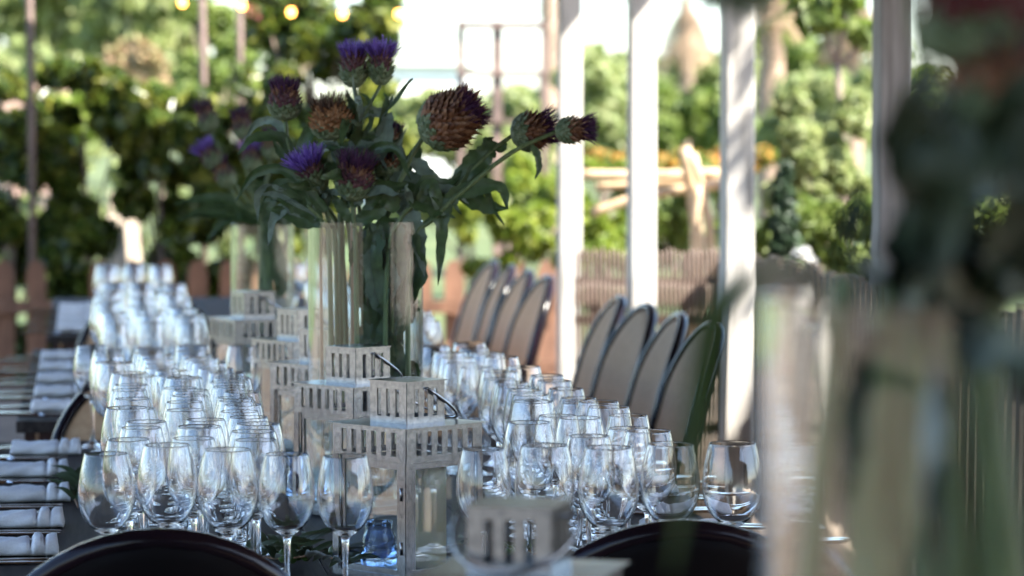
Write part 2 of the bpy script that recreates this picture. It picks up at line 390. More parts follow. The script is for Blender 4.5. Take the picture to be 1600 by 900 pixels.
ME_big = lathe_mesh('wine_glass', resample([(r * (1.085 if z > .09 else 1), z if z < .0965 else .0965 + (z - .0965) * 1.05) for r, z in prof_stem()]), M_glass, 40)
ME_st = lathe_mesh('stemmed_glass', resample(prof_stem()), M_glass, 40)
def glass(me, name, p, label, group=None, cat='glass'):
    o = link_mesh(name, me); o.location = p; o.rotation_euler = (0, 0, rnd.uniform(0, 6.28)); return tag(o, label, cat, group)
Zg = TT + .0004
gf = 'sharp wine glasses in the front row'
taken = []
def put(X, Y, label, group, big=False, Z=Zg):
    rr = .0372 if not big else .041
    for a, b, r2 in taken:
        if (a - X) ** 2 + (b - Y) ** 2 < (rr + r2 - .001) ** 2: return None
    taken.append((X, Y, rr)); o = glass(ME_big if big else ME_st, 'wine_glass', (X, Y, Z), label, group, 'wine glass')
    o.scale.z = rnd.uniform(.99, 1.012); o.rotation_euler.x = R(rnd.uniform(-.5, .5)); return o
for px, d, big, lb in ((168, 3.86, 0, 'leftmost front wine glass, standing beside the folded napkins'), (262, 3.92, 1, 'front wine glass between two others above the left black chair'),
        (357, 3.87, 1, 'large front wine glass left of the two glasses that show their stems'), (449, 3.85, 0, 'front wine glass showing its stem, left one of the clear pair'),
        (540, 3.85, 0, 'front wine glass showing its stem, overlapping the large lantern door'), (757, 3.93, 0, 'front wine glass just right of the large lantern'),
        (852, 3.90, 1, 'front wine glass second right of the large lantern'), (950, 3.88, 1, 'front wine glass third right of the lantern, heading a dense row'),
        (1046, 3.95, 1, 'wine glass standing clear, second from the right end'), (1144, 3.93, 1, 'rightmost wine glass standing alone at the table edge'),
        (145, 5.90, 0, 'lone wine glass at left on the back edge of the front table'), (380, 5.88, 0, 'wine glass standing alone between the left block and the lanterns')):
    p = on(px, d, Zg); put(p.x, p.y, lb, gf, big)
ORD = ['first', 'second', 'third', 'fourth', 'fifth', 'sixth', 'seventh', 'eighth', 'ninth', 'tenth', 'eleventh', 'twelfth', 'thirteenth', 'fourteenth', 'fifteenth', 'sixteenth', 'seventeenth', 'eighteenth', 'nineteenth', 'twentieth', 'twenty-first', 'twenty-second', 'twenty-third', 'twenty-fourth', 'twenty-fifth', 'twenty-sixth', 'last']
def rows(y0, y1, xs, group, block, dy=.08, miss=.06, names=None, jx=.007):
    y = y0; r = 0; names = names or {1: ['single'], 2: ['left', 'right'], 3: ['left', 'middle', 'right']}[len(xs)]; drift = 0
    while y < y1:
        drift = max(-.022, min(.022, drift + rnd.uniform(-.012, .012)))
        for k, x in enumerate(xs):
            if rnd.random() > miss: put(x + drift + rnd.uniform(-jx, jx), y + rnd.uniform(-.012, .012) + (.035 if k % 2 else 0), f'wine glass, {ORD[min(r, 26)]} back in the {names[k]} file of {block}', group, rnd.random() < .35)
        y += dy + rnd.uniform(0, .014); r += 1
A = 'wine glasses packed on the left of the front table'; Bq = 'wine glasses packed on the right of the front table'
rows(4.02, 5.85, (.066, .150, .232), A, 'the front table left block')
rows(4.00, 4.25, (.612,), Bq, 'glasses beside the large lantern', miss=.2)
rows(3.99, 5.9, (.694, .776), Bq, 'the front table right block')
rows(6.62, 8.65, (.07, .155, .24), 'wine glasses on the left of the middle table', 'the middle table left block', dy=.094, miss=.12)
rows(6.62, 8.65, (.69, .775), 'wine glasses on the right of the middle table', 'the middle table right block', dy=.1, miss=.12)
rows(9.52, 9.9, (.07, .155, .24), 'wine glasses on the left of the farthest table', 'the farthest table left block', dy=.105, miss=.1)
rows(9.52, 10.1, (.69, .78), 'wine glasses on the right of the farthest table', 'the farthest table right block', dy=.12, miss=.1)
glass(ME_st, 'wine_glass', on(1140, 2.80, T0 + .0004), 'very blurred wine glass at the bottom edge right of centre', 'glasses on the nearest table', 'wine glass').scale.z = .8
glass(ME_st, 'wine_glass', on(1040, 2.84, T0 + .0004), 'very blurred wine glass barely showing at the bottom edge below the black chair', 'glasses on the nearest table', 'wine glass').scale.z = .8

# ------------------------------------------------------------------ lanterns
def slot_panel(mb, x0, x1, z0, z1, nslot, rail_t, rail_b, th=.0008, end=None, sw=.5):
    W = x1 - x0; end = end or W * .09; inner = W - 2 * end; pitch = inner / nslot; slot = pitch * sw
    mb.box(((x0 + x1) / 2, 0, z1 - rail_t / 2), (W / 2, th, rail_t / 2)); mb.box(((x0 + x1) / 2, 0, z0 + rail_b / 2), (W / 2, th, rail_b / 2))
    zc, hz = (z0 + rail_b + z1 - rail_t) / 2, (z1 - rail_t - z0 - rail_b) / 2
    edges = [x0] + sum([[x0 + end + pitch * i + (pitch - slot) / 2, x0 + end + pitch * i + (pitch + slot) / 2] for i in range(nslot)], []) + [x1]
    for i in range(0, len(edges), 2): mb.box(((edges[i] + edges[i + 1]) / 2, 0, zc), ((edges[i + 1] - edges[i]) / 2, th, hz))
def make_lantern(label, group):
    t = thing('lantern', label, 'lantern', (0, 0, 0), 0, group); h = .0745
    def rotated(o, k): o.rotation_euler = (0, 0, math.pi / 2 * k); return o
    mb = MB(); mb.box((0, 0, .006), (h, h, .004)); 
    for sx in (-1, 1):
        for sy in (-1, 1): mb.box((sx * (h - .01), sy * (h - .01), .001), (.006, .006, .001))
    mb.build('base', M_zinc, t)
    for sx in (-1, 1):
        for sy in (-1, 1):
            mb = MB(); mb.box((sx * (h - .0055), sy * h, .089), (.0055, .0009, .079)); mb.box((sx * h, sy * (h - .0065), .089), (.0009, .0055, .079)); mb.build('corner_post', M_zinc, t)
    data = {}
    for k in range(4):
        if not data:
            mb = MB(); slot_panel(mb, -h + .0008, h - .0008, .168, .2155, 6, .006, .0085); o = mb.build('slotted_panel', M_zinc); data['p'] = o.data
            mb = MB(); slot_panel(mb, -.0365, .0365, .2175, .2755, 3, .010, .009, end=.009, sw=.45); o2 = mb.build('cupola_panel', M_zinc); data['c'] = o2.data
            mb = MB(); mb.box((0, 0, .088), (.053, .0008, .072)); o3 = mb.build('glass_pane', M_pane); data['g'] = o3.data
            mb = MB(); mb.box((0, 0, .1625), (h - .012, .0008, .0045)); mb.box((0, 0, .0145), (h - .012, .0008, .0040))
            for s in (-1, 1): mb.box((s * .0575, 0, .0885), (.0045, .0008, .0695))
            o4 = mb.build('pane_frame', M_zinc); data['f'] = o4.data
        else:
            o, o2, o3, o4 = (link_mesh(n, data[q]) for n, q in (('slotted_panel', 'p'), ('cupola_panel', 'c'), ('glass_pane', 'g'), ('pane_frame', 'f')))
        q = Matrix.Rotation(math.pi / 2 * k, 3, 'Z')
        for ob, r in ((o, h - .0002), (o2, .0365 + (0.0004 if k % 2 else 0)), (o4, h - .004)):
            ob.parent = t; ob.rotation_euler = (0, 0, math.pi / 2 * k); ob.location = q @ Vector((0, -r, 0))
        o3.parent = t; o3.rotation_euler = (0, 0, math.pi / 2 * k); o3.location = q @ Vector((0, -h + .006, 0))
    mb = MB()
    for z in (.05, .125): mb.tube([(-h - .0012, -h + .0085, z - .009), (-h - .0012, -h + .0085, z + .009)], .0022, 8)
    mb.build('hinge', M_wire, t, True)
    mb = MB(); q = h + .0065
    ring = [(-q, -q), (q, -q), (q, q), (-q, q)]
    vs = [(x, y, .2156) for x, y in ring] + [(x, y, .2167) for x, y in ring] + [(x * .5, y * .5, .2174) for x, y in ring]
    mb.add(vs, [(3, 2, 1, 0)] + [(i, (i + 1) % 4, 4 + (i + 1) % 4, 4 + i) for i in range(4)] + [(4 + i, 4 + (i + 1) % 4, 8 + (i + 1) % 4, 8 + i) for i in range(4)] + [(8, 9, 10, 11)])
    mb.build('roof_plate', M_zinc, t)
    mb = MB(); mb.box((0, 0, .2761), (.0395, .0395, .0006)); mb.build('cupola_top', M_zinc, t)
    return t
def make_handle(t, sign=1, tilt=R(61), L=.10, hw=.0415):   # wire hoop pivoted on two cupola faces, folded down over one side
    mb = MB(); pts = []
    for i in range(25):
        a = math.pi * i / 24; x = hw * math.cos(a); r = L * math.sin(a) ** .8
        pts.append(Vector((x, sign * -r * math.sin(tilt), .266 - r * math.cos(tilt))))
    mb.tube([Vector((.035, 0, .266))] + pts + [Vector((-.035, 0, .266))], .0021, 8)
    o = mb.build('handle', M_wire, t, True); o.rotation_euler = (0, 0, R(90) if hw < .05 else 0); return o
def pillar(loc, label, r=.033, h=.145):
    t = thing('candle', label, 'candle', loc, 0, 'ivory pillar candles inside lanterns')
    mb = MB(); mb.lathe([(.0005, 0), (r - .001, 0), (r, .001), (r, h - .003), (r - .003, h), (r * .6, h - .003), (.0005, h - .005)], 28); mb.build('wax', M_candle, t, True)
    mb = MB(); mb.tube([(0, 0, h - .006), (.001, 0, h + .006)], .001, 6); mb.build('wick', M_wick, t); return t
def votive(loc, label):
    o = None; prof = [(.0005, 0), (.024, 0), (.026, .002), (.0265, .012), (.0225, .042), (.019, .05), (.020, .062), (.018, .062), (.0172, .05), (.0205, .042), (.0242, .013), (.0005, .008)]
    o = link_mesh('votive_glass', lathe_mesh('votive_glass', prof, M_blue, 24)); o.location = loc; return tag(o, label, 'votive', 'blue glass votives')
gL = 'galvanised metal lanterns'
lan = make_lantern('large sharp galvanised lantern in the centre with ivory candle behind its glass', gL)
LK = tree_of(lan)
def lantern(px, d, rz, label, Z=TT, hs=-1, ht=R(61)):
    global lan, LK
    p = on(px, d, Z + .0003)
    c = copy_tree(lan, p, rz, label, gL, LK); make_handle(c, 1, ht, *((.08, .056) if hs > 0 else ())); return c
p = on(637, 4.165, TT + .0003); lan.location = p; lan.rotation_euler = (0, 0, R(46 - 8.3))
# the face at local -Y turns to the left front; local +X to the right front
make_handle(lan)
L2 = lantern(560, 4.85, R(44 - 8.3), 'galvanised lantern just behind the front one and directly before the thistle vase')
L4 = lantern(514, 5.30, R(43 - 8.3), 'slightly blurred galvanised lantern left of the vase, the lowest of its pair'); 
L3 = lantern(474, 5.93, R(38 - 8.3), 'blurred galvanised lantern left of the vase with its cupola standing highest'); 
L5 = lantern(396, 6.64, R(20), 'soft blurred lantern at left in front of the second vase')
p0 = on(795, 2.56, T0 + .0003); L0 = lantern(812, 2.58, R(-8.3 - 15), 'large blurred lantern top at the bottom edge in front of everything', T0, 1, R(58))
c = on(664, 4.165, TT + .0125); pillar((c.x, c.y + .004, c.z), 'ivory pillar candle inside the large sharp lantern', .031, .146)
c = on(556, 4.85, TT + .0125); pillar((c.x - .01, c.y, c.z), 'ivory pillar candle inside the lantern before the vase')
c = on(514, 5.30, TT + .0125); pillar(c, 'ivory pillar candle inside the lower lantern left of the vase', .03, .1)
c = on(592, 4.175, TT + .0125); votive((c.x, c.y, c.z), 'small blue glass votive at the bottom of the large lantern')
votive(on(470, 4.98, Zg), 'blue glass votive on the table left of the vase behind a lantern')
votive(on(425, 5.55, Zg), 'blurred blue glass votive beside the left lanterns')

# ------------------------------------------------------------------ place settings
def napkin_mesh(seed):
    r = random.Random(seed); mb = MB(); NX, NA = 46, 20; vs = []
    L = .135
    for i in range(NX + 1):
        x = i / NX; k = 0
        for c, wd, a in ((.70, .022, .30), (.845, .02, .26)): k += a * math.exp(-((x - c) / wd) ** 2)
        end = min(1, (x / .03 + .25), ((1 - x) / .03 + .25)); puff = 1 + .16 * (x > .7) + .03 * math.sin(x * 9 + seed)
        hw, hh = .029 * (1 - .55 * k) * puff * (.9 + .1 * end), .013 * (1 - k) * puff * end
        yo = .003 * math.sin(x * 5 + seed)
        for j in range(NA):
            a = 2 * math.pi * j / NA; c_, s_ = math.cos(a), math.sin(a)
            wob = 1 + .05 * math.sin(3 * a + x * 14 + seed)
            y = math.copysign(abs(c_) ** .7, c_) * hw * wob + yo; z = hh + math.copysign(abs(s_) ** .75, s_) * hh * (wob if s_ > 0 else 1)
            vs.append((x * L, y, max(0, z) + (.0016 * math.sin(a * 5 + x * 20) if s_ > .2 else 0)))
    fs = [(i * NA + j, i * NA + (j + 1) % NA, (i + 1) * NA + (j + 1) % NA, (i + 1) * NA + j) for i in range(NX) for j in range(NA)]
    mb.add(vs, [tuple(f[::-1]) for f in fs] + [tuple(range(NA)), tuple(NX * NA + j for j in range(NA))[::-1]])
    me = bpy.data.meshes.new('napkin'); me.from_pydata(mb.v, [], mb.f); me.materials.append(M_cloth); me.polygons.foreach_set('use_smooth', [True] * len(me.polygons)); return me
NAP = [napkin_mesh(s) for s in (1, 2.3, 4.1)]
def strip(ys, mb):                              # loft of (x, halfwidth, z, thickness)
    vs = []
    for x, hw, z, th in ys: vs += [(x, -hw, z), (x, hw, z), (x, hw * .8, z + th), (x, -hw * .8, z + th)]
    k = len(ys); fs = [(i * 4 + j, i * 4 + (j + 1) % 4, (i + 1) * 4 + (j + 1) % 4, (i + 1) * 4 + j) for i in range(k - 1) for j in range(4)]
    mb.add(vs, fs + [(3, 2, 1, 0), tuple((k - 1) * 4 + j for j in range(4))])
def fork_mesh():
    mb = MB(); strip([(-.10, .008, 0, .003), (-.09, .0095, 0, .0035), (-.03, .0045, .003, .003), (.03, .004, .007, .003), (.045, .010, .005, .002), (.058, .0125, .004, .002)], mb)
    for k in range(4):
        y = -.0105 + .007 * k; n = len(mb.v); strip([(.057, .002, .004, .0018), (.085, .0016, .005, .0016), (.10, .0009, .009, .001)], mb)
        mb.v[n:] = [(a, b + y, c) for a, b, c in mb.v[n:]]
    me = bpy.data.meshes.new('fork'); me.from_pydata(mb.v, [], mb.f); me.materials.append(M_steel); return me
def knife_mesh():
    mb = MB(); strip([(-.115, .009, 0, .005), (-.10, .0105, 0, .006), (-.01, .007, 0, .005), (.0, .006, .001, .004), (.012, .0095, .001, .0018), (.07, .0105, .001, .0016), (.10, .007, .001, .0012), (.112, .002, .001, .001)], mb)
    me = bpy.data.meshes.new('knife'); me.from_pydata(mb.v, [], mb.f); me.materials.append(M_steel); return me
FORK, KNIFE = fork_mesh(), knife_mesh()
def setting(x, y, side, i, where, ln):
    sgn = 1 if side < 0 else -1; rz = 0 if side < 0 else math.pi
    o = link_mesh('napkin', NAP[i % 3]); o.location = (x, y, Zg); o.rotation_euler = (0, 0, rz + R(rnd.uniform(-4, 4)))
    tag(o, f'pleated white napkin roll {ln}', 'napkin', f'white napkin rolls on {where}')
    for nm, me, dy in (('fork', FORK, .075), ('knife', KNIFE, -.062), ('fork', FORK, .108), ('knife', KNIFE, -.088)):
        o = link_mesh(nm, me); o.location = (x + sgn * (.005 + rnd.uniform(-.01, .02)), y + dy, Zg); o.rotation_euler = (0, 0, rz + R(rnd.uniform(-5, 5)))
        tag(o, f'steel {nm} ' + ('behind' if dy > 0 else 'before') + (', outer, beside' if abs(dy) > .085 else ', inner, beside') + f' napkin {ln}', nm, ('knives' if nm == 'knife' else 'forks') + f' on {where}')
nl = ['nearest the black chair at bottom left', 'second up from the bottom left chair', 'in the middle of the five at left', 'fourth up on the left of the front table', 'at the back beside the lone stemmed glass']
for i, (px, py, d) in enumerate(((92, 872, 4.35), (100, 826, 4.67), (110, 786, 5.0), (108, 748, 5.37), (126, 716, 5.76))):
    p = on(px, d, TT); setting(p.x - .135, p.y + .02, -1, i, 'the left of the front table', nl[i])
for i, Y in enumerate((4.45, 4.83, 5.21, 5.59)): setting(.985, Y, 1, i, 'the right of the front table', ['behind the rightmost stemless glass', 'second along the right edge', 'third along the right edge behind the glasses', 'farthest along the right edge of the front table'][i])
for i, Y in enumerate((6.75, 7.15, 7.55, 7.95, 8.35)): setting(-.12, Y, -1, i, 'the left of the middle table', ['at the near corner of the middle table', 'second along the middle table', 'third along the middle table', 'fourth along the middle table', 'at the far corner of the middle table'][i])
for i, Y in enumerate((9.62, 10.0, 10.4, 10.8)): setting(-.09, Y, -1, i, 'the left of the farthest table', ['at the near corner of the farthest table', 'second along the farthest table', 'third along the farthest table', 'last along the farthest table'][i])

# ------------------------------------------------------------------ plant builders
def leaf_geo(mb, pts, width, mi=0, n=12, face=None, fold=.25, tip=1.0, wave=0, seed=0):
    c = spline(pts, n); k = len(c); o = len(mb.v); vs = []; fs = []
    face = Vector(face) if face is not None else -FW
    for i, p in enumerate(c):
        t = (c[min(i + 1, k - 1)] - c[max(i - 1, 0)]).normalized(); u = i / (k - 1)
        side = t.cross(face)
        if side.length < 1e-3: side = t.cross(Vector((0, 0, 1)))
        side.normalize(); nn = side.cross(t)
        wd = width * (math.sin(math.pi * min(1, u * .93 + .07) ** .75) ** .9) * .5 + .0006
        wd *= 1 + (.22 * math.sin(u * 31 + seed) * math.sin(u * 13) if wave else 0); wv = wave * width * math.sin(u * 17 + seed)
        for j, q in ((0, -1), (1, -.5), (2, 0), (3, .5), (4, 1)):
            vs.append(p + side * wd * q - nn * (abs(q) * wd * -fold) + nn * wv * q * q)
    for i in range(k - 1):
        for j in range(4): fs.append((i * 5 + j, i * 5 + j + 1, i * 5 + j + 6, i * 5 + j + 5))
    mb.add(vs, fs, mi)
def head_geo(base, axis, length, width, mats, nb, rg, spread=.35, split=(.45, .75), body=.62, spine=1.0):
    """bracts of a thistle head as one mesh; base = where the stem ends"""
    mb = MB(); axis = axis.normalized(); x = axis.orthogonal().normalized(); y = axis.cross(x)
    H = length * body
    def rad(t): return width / 2 * (math.sin(math.pi * min(1, .12 + t * .88)) ** .55 if t < .55 else (math.sin(math.pi * .604) ** .55) * (1 - (t - .55) * .75)) * (1 if t > .06 else .75)
    vs = []; N = 16
    for i in range(9):
        t = i / 8
        for j in range(N):
            a = 2 * math.pi * j / N; vs.append(base + axis * (t * H) + (x * math.cos(a) + y * math.sin(a)) * rad(t) * .93)
    mb.add(vs, [(i * N + j, i * N + (j + 1) % N, (i + 1) * N + (j + 1) % N, (i + 1) * N + j) for i in range(8) for j in range(N)], 0)
    for b in range(nb):
        t = (b + .5) / nb; t = t ** .9; a = b * 2.39996
        out = x * math.cos(a) + y * math.sin(a); sd = axis.cross(out); r = rad(t)
        p = base + axis * (t * H * .97) + out * r * .93
        ln = length * (.145 + .08 * t) * rg.uniform(.85, 1.25); wd = width * .205 * rg.uniform(.85, 1.2) * (1 - .35 * t)
        k = spread * rg.uniform(.5, 1.6)
        d1 = (axis * .9 + out * (.5 - .35 * t)).normalized(); d2 = (axis * .9 + out * k * 2.2).normalized()
        m1 = p + d1 * ln * .45 + out * .0006; m2 = m1 + d2 * ln * .35 * spine; m3 = m2 + (axis * .5 + out * k * 2.5).normalized() * ln * .3 * spine
        mi = 0 if t < split[0] + rg.uniform(-.08, .08) else (1 if t < split[1] + rg.uniform(-.1, .1) else 2)
        lift = out * wd * .25
        mb.add([p - sd * wd * .45, p + sd * wd * .45, m1 + sd * wd * .5 - lift, m1 - sd * wd * .5 - lift, m1 + lift * .6, m2 + sd * wd * .16, m2 - sd * wd * .16, m3],
               [(0, 1, 4), (1, 2, 4), (0, 4, 3), (4, 2, 5), (4, 5, 6), (3, 4, 6), (6, 5, 7)], mi)
    return mb, base + axis * H
def tuft_geo(top, axis, length, width, n, rg, spread, wid=.0007):
    n = int(n * 1.7); mb = MB(); axis = axis.normalized(); x = axis.orthogonal().normalized(); y = axis.cross(x)
    for i in range(n):
        a = rg.uniform(0, 6.28); q = math.sqrt(rg.random()); out = x * math.cos(a) + y * math.sin(a)
        p = top - axis * length * .25 + out * q * width * .36; d = (axis + out * q * spread * rg.uniform(.6, 1.3)).normalized()
        l = length * rg.uniform(.8, 1.25) * (1 - .12 * q); m = p + d * l * .6; e = m + (d + out * .25 * rg.uniform(-1, 1.5) + y * rg.uniform(-.3, .3)).normalized() * l * .45
        sd = d.cross(Vector((rg.uniform(-1, 1), rg.uniform(-1, 1), rg.uniform(-1, 1)))).normalized() * wid
        mb.add([p - sd, p + sd, m + sd, m - sd, e + sd * .4, e - sd * .4], [(0, 1, 2, 3), (3, 2, 4, 5)], 0)
    return mb
PAL = {'violet': ((M_brG, M_brP, M_brP), M_tuV), 'plum': ((M_brG, M_brP, M_brB), M_tuD), 'brown': ((M_brG, M_brB, M_brB), M_tuD), 'orange': ((M_brG, M_brO, M_brO), M_tuB), 'red': ((M_brG, M_red, M_red), M_red)}
def thistle(label, group, d, stem_px, direction, length, width, pal, tuft, leaves=(), dd=0, rad=.0042, seed=1, nb=110, spread=.42, split=(.45, .8), body=.62, stemmat=None, tlen=.3, tn=150, lw=.82, lz=0, auto=0):
    """stem_px: photo points from the bottom of the stem up to the head's base"""
    rg = random.Random(seed)
    base = at(*stem_px[-1], d + dd)
    pts = []
    n = len(stem_px)
    for i, q in enumerate(stem_px):
        dq = d + dd * (i / (n - 1)); pts.append(at(q[0], q[1], dq if len(q) < 3 else d + q[2]))
    base = pts[-1]
    t = thing('thistle', label, 'thistle', pts[0], 0, group); off = Vector(t.location)
    def fin(mb, name, m, smooth=False):
        mb.v = [tuple(Vector(v) - off) for v in mb.v]; return mb.build(name, m, t, smooth)
    mb = MB(); c = spline(pts, 22); mb.tube(c, [rad * (1.15 - .35 * i / len(c)) for i in range(len(c))], 8); fin(mb, 'stem', stemmat or M_stem, True)
    if length:
        ax = RT * direction[0] - UP * direction[1] + FW * direction[2]
        mats, tm = PAL[pal]; mb, top = head_geo(base, ax, length, width, mats, nb, rg, spread, split, body)
        hd_ = stuff(fin(mb, 'bract_cup', list(mats), False))
        if tuft:
            mb = tuft_geo(top, ax, length * tlen * 1.3, width, tn, rg, tuft); stuff(fin(mb, 'tuft', tm))
    for k, (path, wpx, silver) in enumerate(leaves):
        mb = MB(); zz = lz * rg.uniform(.3, 1.2); lp = [at(q[0], q[1], d + (q[2] if len(q) > 2 else 0) + zz * min(1, i_ / 2)) for i_, q in enumerate(path)]
        fc = -FW + RT * rg.uniform(-.45, .45) + UP * rg.uniform(-.1, .6)
        leaf_geo(mb, lp, wpx * d / FPX * lw, 0, 22, fc, rg.uniform(.15, .45), wave=.12, seed=rg.random() * 6)
        fin(mb, 'leaf', M_leafS if silver and d > 2 else M_leafT if d > 2 else M_leafD, True)
    up_ = [p for p in c if p.z > TT + .50]
    for k in range(auto if up_ else 0):                     # narrow stem leaves
        p = up_[rg.randrange(0, max(1, len(up_) - 2))]; a = rg.uniform(0, 6.28); L = rg.uniform(.055, .12)
        o_ = RT * math.cos(a) + FW * math.sin(a) * .7; u1 = UP * rg.uniform(.4, 1.1); mb = MB()
        leaf_geo(mb, [p, p + (o_ * .6 + u1) * L * .5, p + (o_ + u1 * .6) * L * .8, p + (o_ * 1.1 + UP * rg.uniform(-.1, .8)) * L], rg.uniform(.013, .024), 0, 16, -FW + UP * rg.uniform(-.2, .8) + RT * rg.uniform(-.6, .6), rg.uniform(.2, .5), wave=.12, seed=k)
        fin(mb, 'leaf', M_leafS if rg.random() < .5 else M_leafT, True)
    return t

# ------------------------------------------------------------------ vases
def vase(label, loc, r, h, th=.004, water=.0, m=None):
    t = thing('vase', label, 'vase', loc, 0, 'clear cylinder vases with thistles')
    prof = [(.0005, 0), (r - .003, 0), (r, .003), (r, .0032), (r, .006), (r, h - .004), (r, h - .0016), (r, h - .0015), (r - .0015, h), (r - th + .001, h), (r - th, h - .0015), (r - th, h - .0016), (r - th, h - .004), (r - th, .019), (r - th, .0162), (r - th, .016), (r - th - .004, .012), (.0005, .012)]
    o = link_mesh('glass_wall', lathe_mesh('glass_wall', prof, m or M_vthin, 64), t)
    if water:
        a = r - th + .0004; o = link_mesh('water', lathe_mesh('water', [(.0005, .0115), (a - .004, .0115), (a, .0158), (a, .016), (a, .019), (a, water - .003), (a, water - .0001), (a, water), (.0005, water)], M_water, 64), t)
    for o in kids(t):
        me = o.data; sm = []
        for pl in me.polygons: sm.append(abs(pl.normal.z) < .5)
        me.polygons.foreach_set('use_smooth', sm)
    return t
dV = 5.06
v1 = vase('tall clear glass cylinder vase of thistles in the centre behind the lanterns', on(572, dV, Zg), .0985, .477, .004, .0)
g = 'thistle stems in the centre vase'
B = lambda x, dz=0: (x, 775, dz)
thistle('tall purple thistle bloom at the top right of the centre bouquet', g, dV, [B(585, .02), (580, 400), (572, 300), (560, 210), (594, 133)], (.05, -1, -.1), .088, .040, 'violet', .75,
        [([(566, 215), (590, 205), (604, 160), (600, 145)], 14, 0), ([(575, 240), (595, 235), (606, 190), (612, 175)], 34, 1), ([(597, 175), (612, 165), (640, 128), (646, 124)], 7, 0), ([(563, 180), (550, 160), (545, 150)], 8, 0)],
        auto=4, seed=3, rad=.0036, split=(.55, .9), body=.6)
thistle('dark plum thistle bloom at the top of the centre bouquet, left of the purple one', g, dV, [B(570, .03), (566, 420), (560, 300), (563, 220), (553, 136)], (-.02, -1, .05), .085, .046, 'violet', .5,
        [([(560, 210), (548, 190), (535, 170), (513, 186)], 24, 0), ([(562, 230), (556, 195), (547, 160), (541, 140)], 18, 0), ([(563, 215), (580, 190), (575, 155), (562, 145)], 9, 0)], auto=4, seed=5, rad=.0036, split=(.5, .85))
thistle('dark plum thistle at the far left of the centre bouquet', g, dV, [B(545, -.03), (535, 400), (500, 310), (455, 240), (445, 188)], (.0, -1, -.1), .082, .056, 'plum', .35,
        [([(452, 228), (430, 212), (417, 200)], 14, 0), ([(470, 270), (440, 240), (425, 215)], 16, 0)], auto=4, seed=8, split=(.42, .8), tn=190)
thistle('dry orange thistle head in the upper left of the centre bouquet', g, dV, [B(555, -.05), (550, 420), (535, 300), (522, 217)], (-.15, -1, -.2), .086, .074, 'orange', .4,
        [([(525, 235), (550, 230), (575, 215), (580, 220)], 28, 0), ([(528, 260), (505, 265), (490, 285)], 22, 0)], auto=4, seed=11, nb=120, split=(.3, .9), tn=130)
thistle('violet thistle in open bloom at lower left of the centre bouquet', g, dV - .05, [B(530, -.02), (525, 400), (515, 350), (500, 303)], (-.45, -1, -.25), .092, .050, 'violet', .9,
        [([(500, 318), (470, 292), (430, 290), (400, 342)], 20, 0), ([(505, 330), (460, 308), (420, 312)], 34, 0), ([(512, 250), (490, 255), (460, 280), (440, 300)], 15, 0)], auto=4, seed=14, split=(.6, .95), tn=230)
thistle('purple brown thistle in the middle of the centre bouquet above the rim', g, dV - .06, [B(560, -.04), (556, 400), (553, 350), (550, 312)], (.15, -1, -.25), .092, .066, 'plum', .45,
        [([(548, 345), (530, 320), (515, 300)], 20, 0), ([(550, 350), (590, 330), (605, 300)], 26, 0)], auto=4, seed=17, nb=120, split=(.45, .85), tn=200)
thistle('large round dry brown thistle head right of centre in the bouquet', g, dV - .03, [B(600, .01), (592, 400), (608, 330), (640, 250), (663, 212)], (.8, -.48, -.35), .118, .096, 'brown', .35,
        [([(640, 250), (660, 262), (685, 290), (708, 322)], 26, 1), ([(625, 290), (650, 300), (690, 300), (722, 335)], 30, 0), ([(618, 315), (640, 350), (655, 420), (662, 440)], 30, 1)], seed=21, nb=230, split=(.28, .74), body=.78, rad=.0052, spread=.22, tn=200, tlen=.2)
thistle('brown thistle head leaning far right on a long stem in the bouquet', g, dV - .02, [B(622, -.02), (630, 410), (670, 345), (720, 285), (770, 235), (800, 212)], (1, -.22, -.15), .090, .066, 'brown', .35,
        [([(770, 232), (752, 248), (722, 275), (690, 318)], 46, 0), ([(750, 255), (735, 300), (760, 322), (795, 326)], 40, 0), ([(748, 256), (760, 290), (768, 320), (788, 352)], 14, 0), ([(790, 222), (780, 232), (760, 220), (772, 214)], 20, 0)], seed=24, nb=130, split=(.45, .85), spread=.35)
thistle('purple-tipped thistle at the tip of the longest stem, crossing the white post', g, dV - .06, [B(640, -.05), (640, 410), (680, 340), (740, 285), (800, 238), (868, 206)], (1, -.10, -.1), .078, .044, 'brown', .5,
        [([(828, 225), (838, 240), (842, 262), (836, 280)], 13, 0), ([(700, 320), (720, 300), (780, 292), (793, 328)], 30, 0)], seed=27, nb=110, split=(.45, .85), spread=.35)
thistle('small brown thistle bud deep in the centre bouquet', g, dV + .05, [B(605, .05), (600, 400), (604, 300), (610, 240)], (.1, -1, .1), .06, .034, 'brown', .3,
        [([(606, 240), (620, 228), (625, 205), (618, 190)], 18, 1)], auto=4, seed=30, nb=70)
thistle('brown thistle bud low behind the middle blooms of the centre bouquet', g, dV + .06, [B(592, .06), (592, 380), (596, 300), (600, 275)], (.1, -1, -.1), .055, .050, 'brown', .3,
        [([(600, 300), (625, 270), (650, 240), (655, 225)], 30, 0), ([(598, 305), (630, 300), (665, 275), (690, 280)], 32, 0)], auto=4, seed=33, nb=80)
